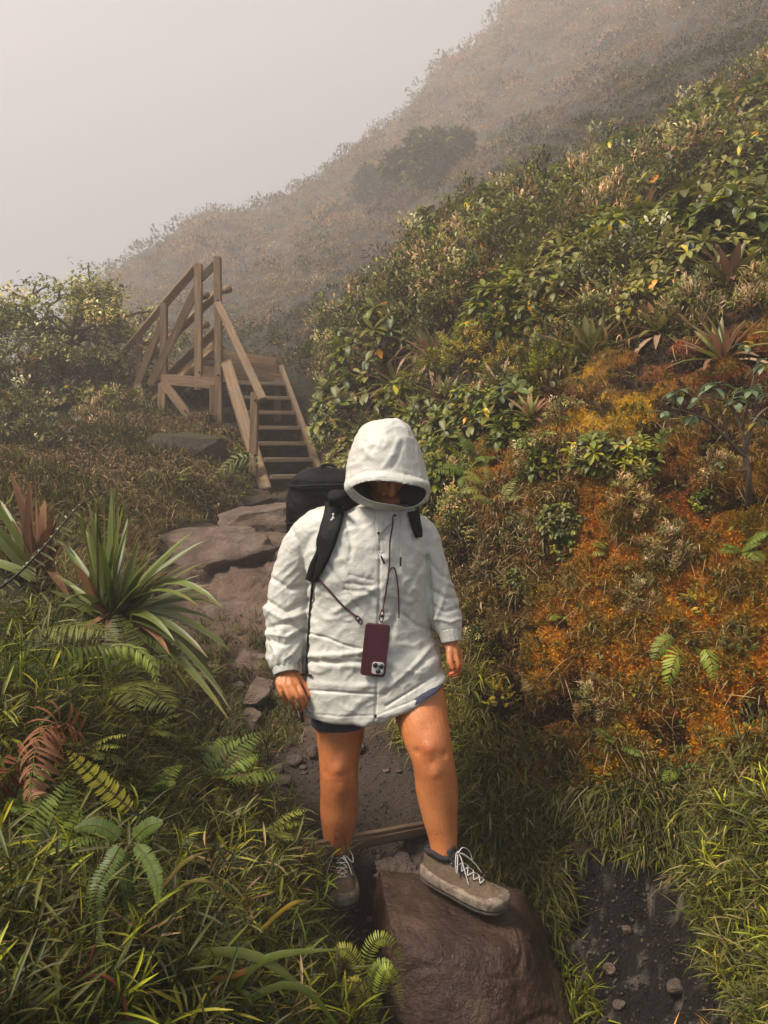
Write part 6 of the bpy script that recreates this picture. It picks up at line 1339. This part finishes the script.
def shoe_mat(heel, toe, z, tilt=0.):
    h_, t_ = Vector(heel), Vector(toe); d = Vector((t_.x - h_.x, t_.y - h_.y, 0)).normalized(); d.z = tilt; d.normalize(); Yv = Vector((0, 0, 1)).cross(d).normalized(); Zv = d.cross(Yv); m = Matrix((d, Yv, Zv)).transposed().to_4x4(); m.translation = Vector((h_.x, h_.y, z)); return m
h1 = at(423, 893, 2.515); t1 = at(502, 922, 2.36); shoe(shoe_mat(h1, t1, .134, -.13), 1)
h2 = at(335, 883, 2.800); t2 = at(341, 925, 2.56); shoe(shoe_mat(h2, t2, .002), -1)
for (q0, q1) in (((444, 862, 2.483), (443, 871, 2.477)), ((336.5, 862, 2.738), (336.5, 870, 2.742))):
    a = Acc(); tube(a, [A3(*q0) - PL, (A3(*q0) + A3(*q1)) / 2 - PL, A3(*q1) - PL], [.040, .039, .034], 28, 8, cap=False); a.build('sock', M['sock'], person)

for m_ in ('pack', 'black'): M[m_].node_tree.nodes['Principled BSDF'].inputs['Specular IOR Level'].default_value = .12
# ---- backpack (worn, a thing of its own)
BO = A3(350, 640, 2.86); bp_ = empty('backpack', BO, 0, 'black backpack worn by the hiker, its left strap crossing the jacket', 'backpack')
a = Acc(); rows = [(468, 322, 372, 2.86, .05), (471, 304, 395, 2.865, .085), (480, 293, 405, 2.87, .11), (500, 287.5, 408, 2.875, .125), (540, 288, 412, 2.885, .13), (590, 293, 410, 2.885, .135), (630, 300, 404, 2.88, .125), (645, 312, 392, 2.875, .10)]
ringloft(a, rows, 64, expo=3); me = voxel(a, .007, 3, 'bag'); v, n = getv(me); d = np.array([.006 * ridge((x * 6, y * 6, z * 12), 3) + .003 * noise.fractal(Vector((x, y, z)) * 18, 1, 2, 3) for x, y, z in v]); setv(me, v + n * d[:, None] - np.array(BO)); link('bag', me, M['pack'], bp_)
for zz_, r_ in ((484, .004), (520, .003)):
    a = Acc(); hw_ = (59 if zz_ < 500 else 62.5) / F * 2.87; c_x = A3(348.5, zz_, 2.87); P_ = [c_x - np.array(BO) + np.array([math.copysign(abs(math.cos(q)) ** .667, math.cos(q)) * hw_, math.copysign(abs(math.sin(q)) ** .667, math.sin(q)) * .128, .004 * math.sin(q * 3)]) for q in np.linspace(0, 2 * PI, 60)]; tube(a, P_, r_, 6, cap=False); a.build('zip', M['black'], bp_)
a = Acc(); tube(a, [A3(318, 476, 2.80) - np.array(BO), A3(322, 466, 2.83) - np.array(BO), A3(334, 466, 2.84) - np.array(BO), A3(338, 474, 2.82) - np.array(BO)], .006, 8, 16); a.build('grab_loop', M['black'], bp_)
def ribbon(name, pts, wds, off, mat, parent, org, thick=.006, seg=34, dome=.003):
    P = crom(np.hstack([np.array(pts, float), np.array(wds, float)[:, None]]), seg); V = []; tn = np.gradient(P[:, :2], axis=0); tn /= np.linalg.norm(tn, axis=1, keepdims=True)
    W = []
    for (x, y, w_), (tx, ty) in zip(P, tn):
        row = [surf(x - ty * w_ * s / 2, y + tx * w_ * s / 2, off + dome * (1 - s * s)) for s in np.linspace(-1, 1, 7)]; W.append(row)
    W = np.array(W)
    for _ in range(4): W[1:-1] = (W[:-2] + W[2:] + 2 * W[1:-1]) / 4
    a = Acc(); a.add(W.reshape(-1, 3) - org, [(i * 7 + q, i * 7 + q + 1, (i + 1) * 7 + q + 1, (i + 1) * 7 + q) for i in range(seg - 1) for q in range(6)]); o_ = a.build(name, mat, parent); s = o_.modifiers.new('s', 'SOLIDIFY'); s.thickness = thick; s.offset = 0; return o_
BOa = np.array(BO)
sl_ = ribbon('shoulder_strap', [(336, 507), (334, 520), (330, 535), (325, 550), (319, 566), (314, 580)], [19, 19, 18, 17, 14, 10], .010, M['pack'], bp_, BOa, .012, dome=.004)
a = Acc(); tube(a, [A3(340, 500, 2.80) - BOa, A3(338, 492, 2.70) - BOa, A3(337, 497, 2.61) - BOa, surf(336, 508, .008) - BOa], .030, 14, 20, flat=.3, flatdir=(0, .5, 1)); a.build('strap_top', M['pack'], bp_)
ribbon('shoulder_strap', [(411, 512), (413, 520), (415.5, 530), (417, 538)], [9, 9, 8, 5], .008, M['pack'], bp_, BOa, .010, 16)
cordon('webbing', [(313.5, 579), (311.8, 600), (310, 625), (309, 640), (308, 658), (308, 674)], .0042, M['black'], bp_, .005, 40, org=BOa); cordon('strap_end', [(303, 675), (308, 674), (313, 675)], .0036, M['black'], bp_, .007, 8, org=BOa)
a = Acc(); tube(a, [A3(300.5, 703, 2.62) - BOa, A3(302, 712, 2.62) - BOa, A3(302.5, 722, 2.62) - BOa], [.0035, .004, .006], 8); a.build('webbing', M['black'], bp_)
M['white'] = plain('pale_emblem', (.6, .56, .5), .6, bump=0)
for k_, (px, py) in enumerate(((334.6, 517.6), (331.8, 521.4), (336.6, 522.0))):
    p = surf(px, py, .0245) - BOa; a = Acc(); ellipsoid(a, p, (.0034, .0012, .0052), Matrix.Rotation((0, .9, -.9)[k_], 3, 'Y'), n=12); a.build('emblem', M['white'], bp_)

# ---- phone on its lanyard
ph0 = (surf(372, 650) + surf(380, 640)) / 2; PY = ph0[1] - .022
pc = A3(375.3, 650, PY); phone = empty('phone', pc, 0, 'dark burgundy phone hanging from a neck cord against the jacket', 'phone'); PHR = Matrix.Rotation(math.radians(6.2), 3, 'Y')
M['case'] = plain('burgundy_phone_case', (.060, .014, .020), .45, 40, .08, .0005, 300); M['lensring'] = plain('camera_plate', (.50, .47, .43), .3, 60, .05, 0); M['lens'] = plain('camera_lens', (.02, .02, .024), .12, bump=0)
def rbox(name, w_, h_, d_, r, c, mat, parent, seg=6, edge=.0015):
    "rounded plate: outline in x/z, thickness along y, softened edge"
    out = []
    for cx_, cz_, a0 in ((1, 1, 0), (-1, 1, 90), (-1, -1, 180), (1, -1, 270)):
        for q in range(seg + 1): th = math.radians(a0 + 90 * q / seg); out.append((cx_ * (w_ / 2 - r) + r * math.cos(th), cz_ * (h_ / 2 - r) + r * math.sin(th)))
    out = np.array(out); m = len(out); V = []
    for y, ins in ((-d_ / 2, edge), (-d_ / 2 + edge * .3, edge * .3), (-d_ / 2 + edge, 0), (d_ / 2 - edge, 0), (d_ / 2 - edge * .3, edge * .3), (d_ / 2, edge)):
        for x, z in out: f = 1 - ins / max(abs(x), abs(z), 1e-4); V.append((x * f, y, z * f))
    fc = [tuple(range(m)), tuple(5 * m + q for q in range(m))[::-1]] + [(i * m + q, (i + 1) * m + q, (i + 1) * m + (q + 1) % m, i * m + (q + 1) % m) for i in range(5) for q in range(m)]
    me = bpy.data.meshes.new(name); me.from_pydata([tuple(PHR @ (Vector(q) + Vector(c))) for q in V], [], fc); me.update(); bm = bmesh.new(); bm.from_mesh(me); bmesh.ops.recalc_face_normals(bm, faces=bm.faces); bm.to_mesh(me); bm.free()
    return link(name, me, mat, parent, False)
sc_ = PY / F
rbox('case', 25.6 * sc_, 54.5 * sc_, .011, .011, (0, 0, 0), M['case'], phone, edge=.003)
lp = rbox('camera_plate', 12.2 * sc_, 12.6 * sc_, .003, .009, (4.6 * sc_, -.0068, -18.0 * sc_), M['lensring'], phone, edge=.001)
for dx, dz in ((1.4, -14.9), (7.6, -14.9 - 0.6), (4.9, -20.9)):
    cx_, cz_ = (dx * sc_ + .0005, dz * sc_)
    a = Acc(); p = PHR @ Vector((cx_, -.0085, cz_)); e = PHR @ Vector((cx_, -.0115, cz_)); tube(a, [p, e], [.0082, .0076], 18); a.build('lens', M['lens'], lp)
a = Acc(); p = PHR @ Vector((9 * sc_, -.0085, -20.5 * sc_)); tube(a, [p, p + Vector((0, -.0008, 0))], [.0028, .0026], 12); a.build('flash', M['white'], lp)
pca = np.array(pc)
def cordp(name, P, r, seg=40): a = Acc(); tube(a, np.array(P) - pca, r, 8, seg); return a.build(name, M['cord'], phone)
S_ = lambda px, py, o=.006: tuple(surf(px, py, o))
cordp('lanyard', [S_(392, 512), S_(391, 525, .014), S_(390, 540, .010), S_(389.3, 555), S_(388.5, 568), S_(386, 585), S_(384, 600), tuple(A3(382.5, 611, PY - .002))], .0026)
cordp('lanyard', [S_(388.6, 570, .008), S_(391, 567.5, .009), S_(394.5, 570, .008), S_(397, 582), S_(398.3, 600), S_(399, 618)], .0025)
cordp('lanyard', [S_(315, 575, .008), S_(320, 580), S_(330, 590), S_(341, 603), S_(350, 611), tuple(A3(357, 617, PY))], .0036)
for (x0, y0, x1, y1) in ((382.5, 610, 381, 622), (356, 616, 362, 624)):
    a = Acc(); p, q = A3(x0, y0, PY - .003), A3(x1, y1, PY - .006); m_ = (p + q) / 2; dr = (q - p) / np.linalg.norm(q - p); sd_ = np.cross(dr, (0, 1, 0)); L2 = np.linalg.norm(q - p) / 2
    lo_ = [m_ + dr * L2 * math.cos(t_) + sd_ * .0065 * math.sin(t_) for t_ in np.linspace(0, 2 * PI, 20)]; tube(a, np.array(lo_) - pca, .0022, 8, cap=False); ellipsoid(a, m_ - pca, (.005, .004, .006), n=10); a.build('clip', M['cord'], phone)
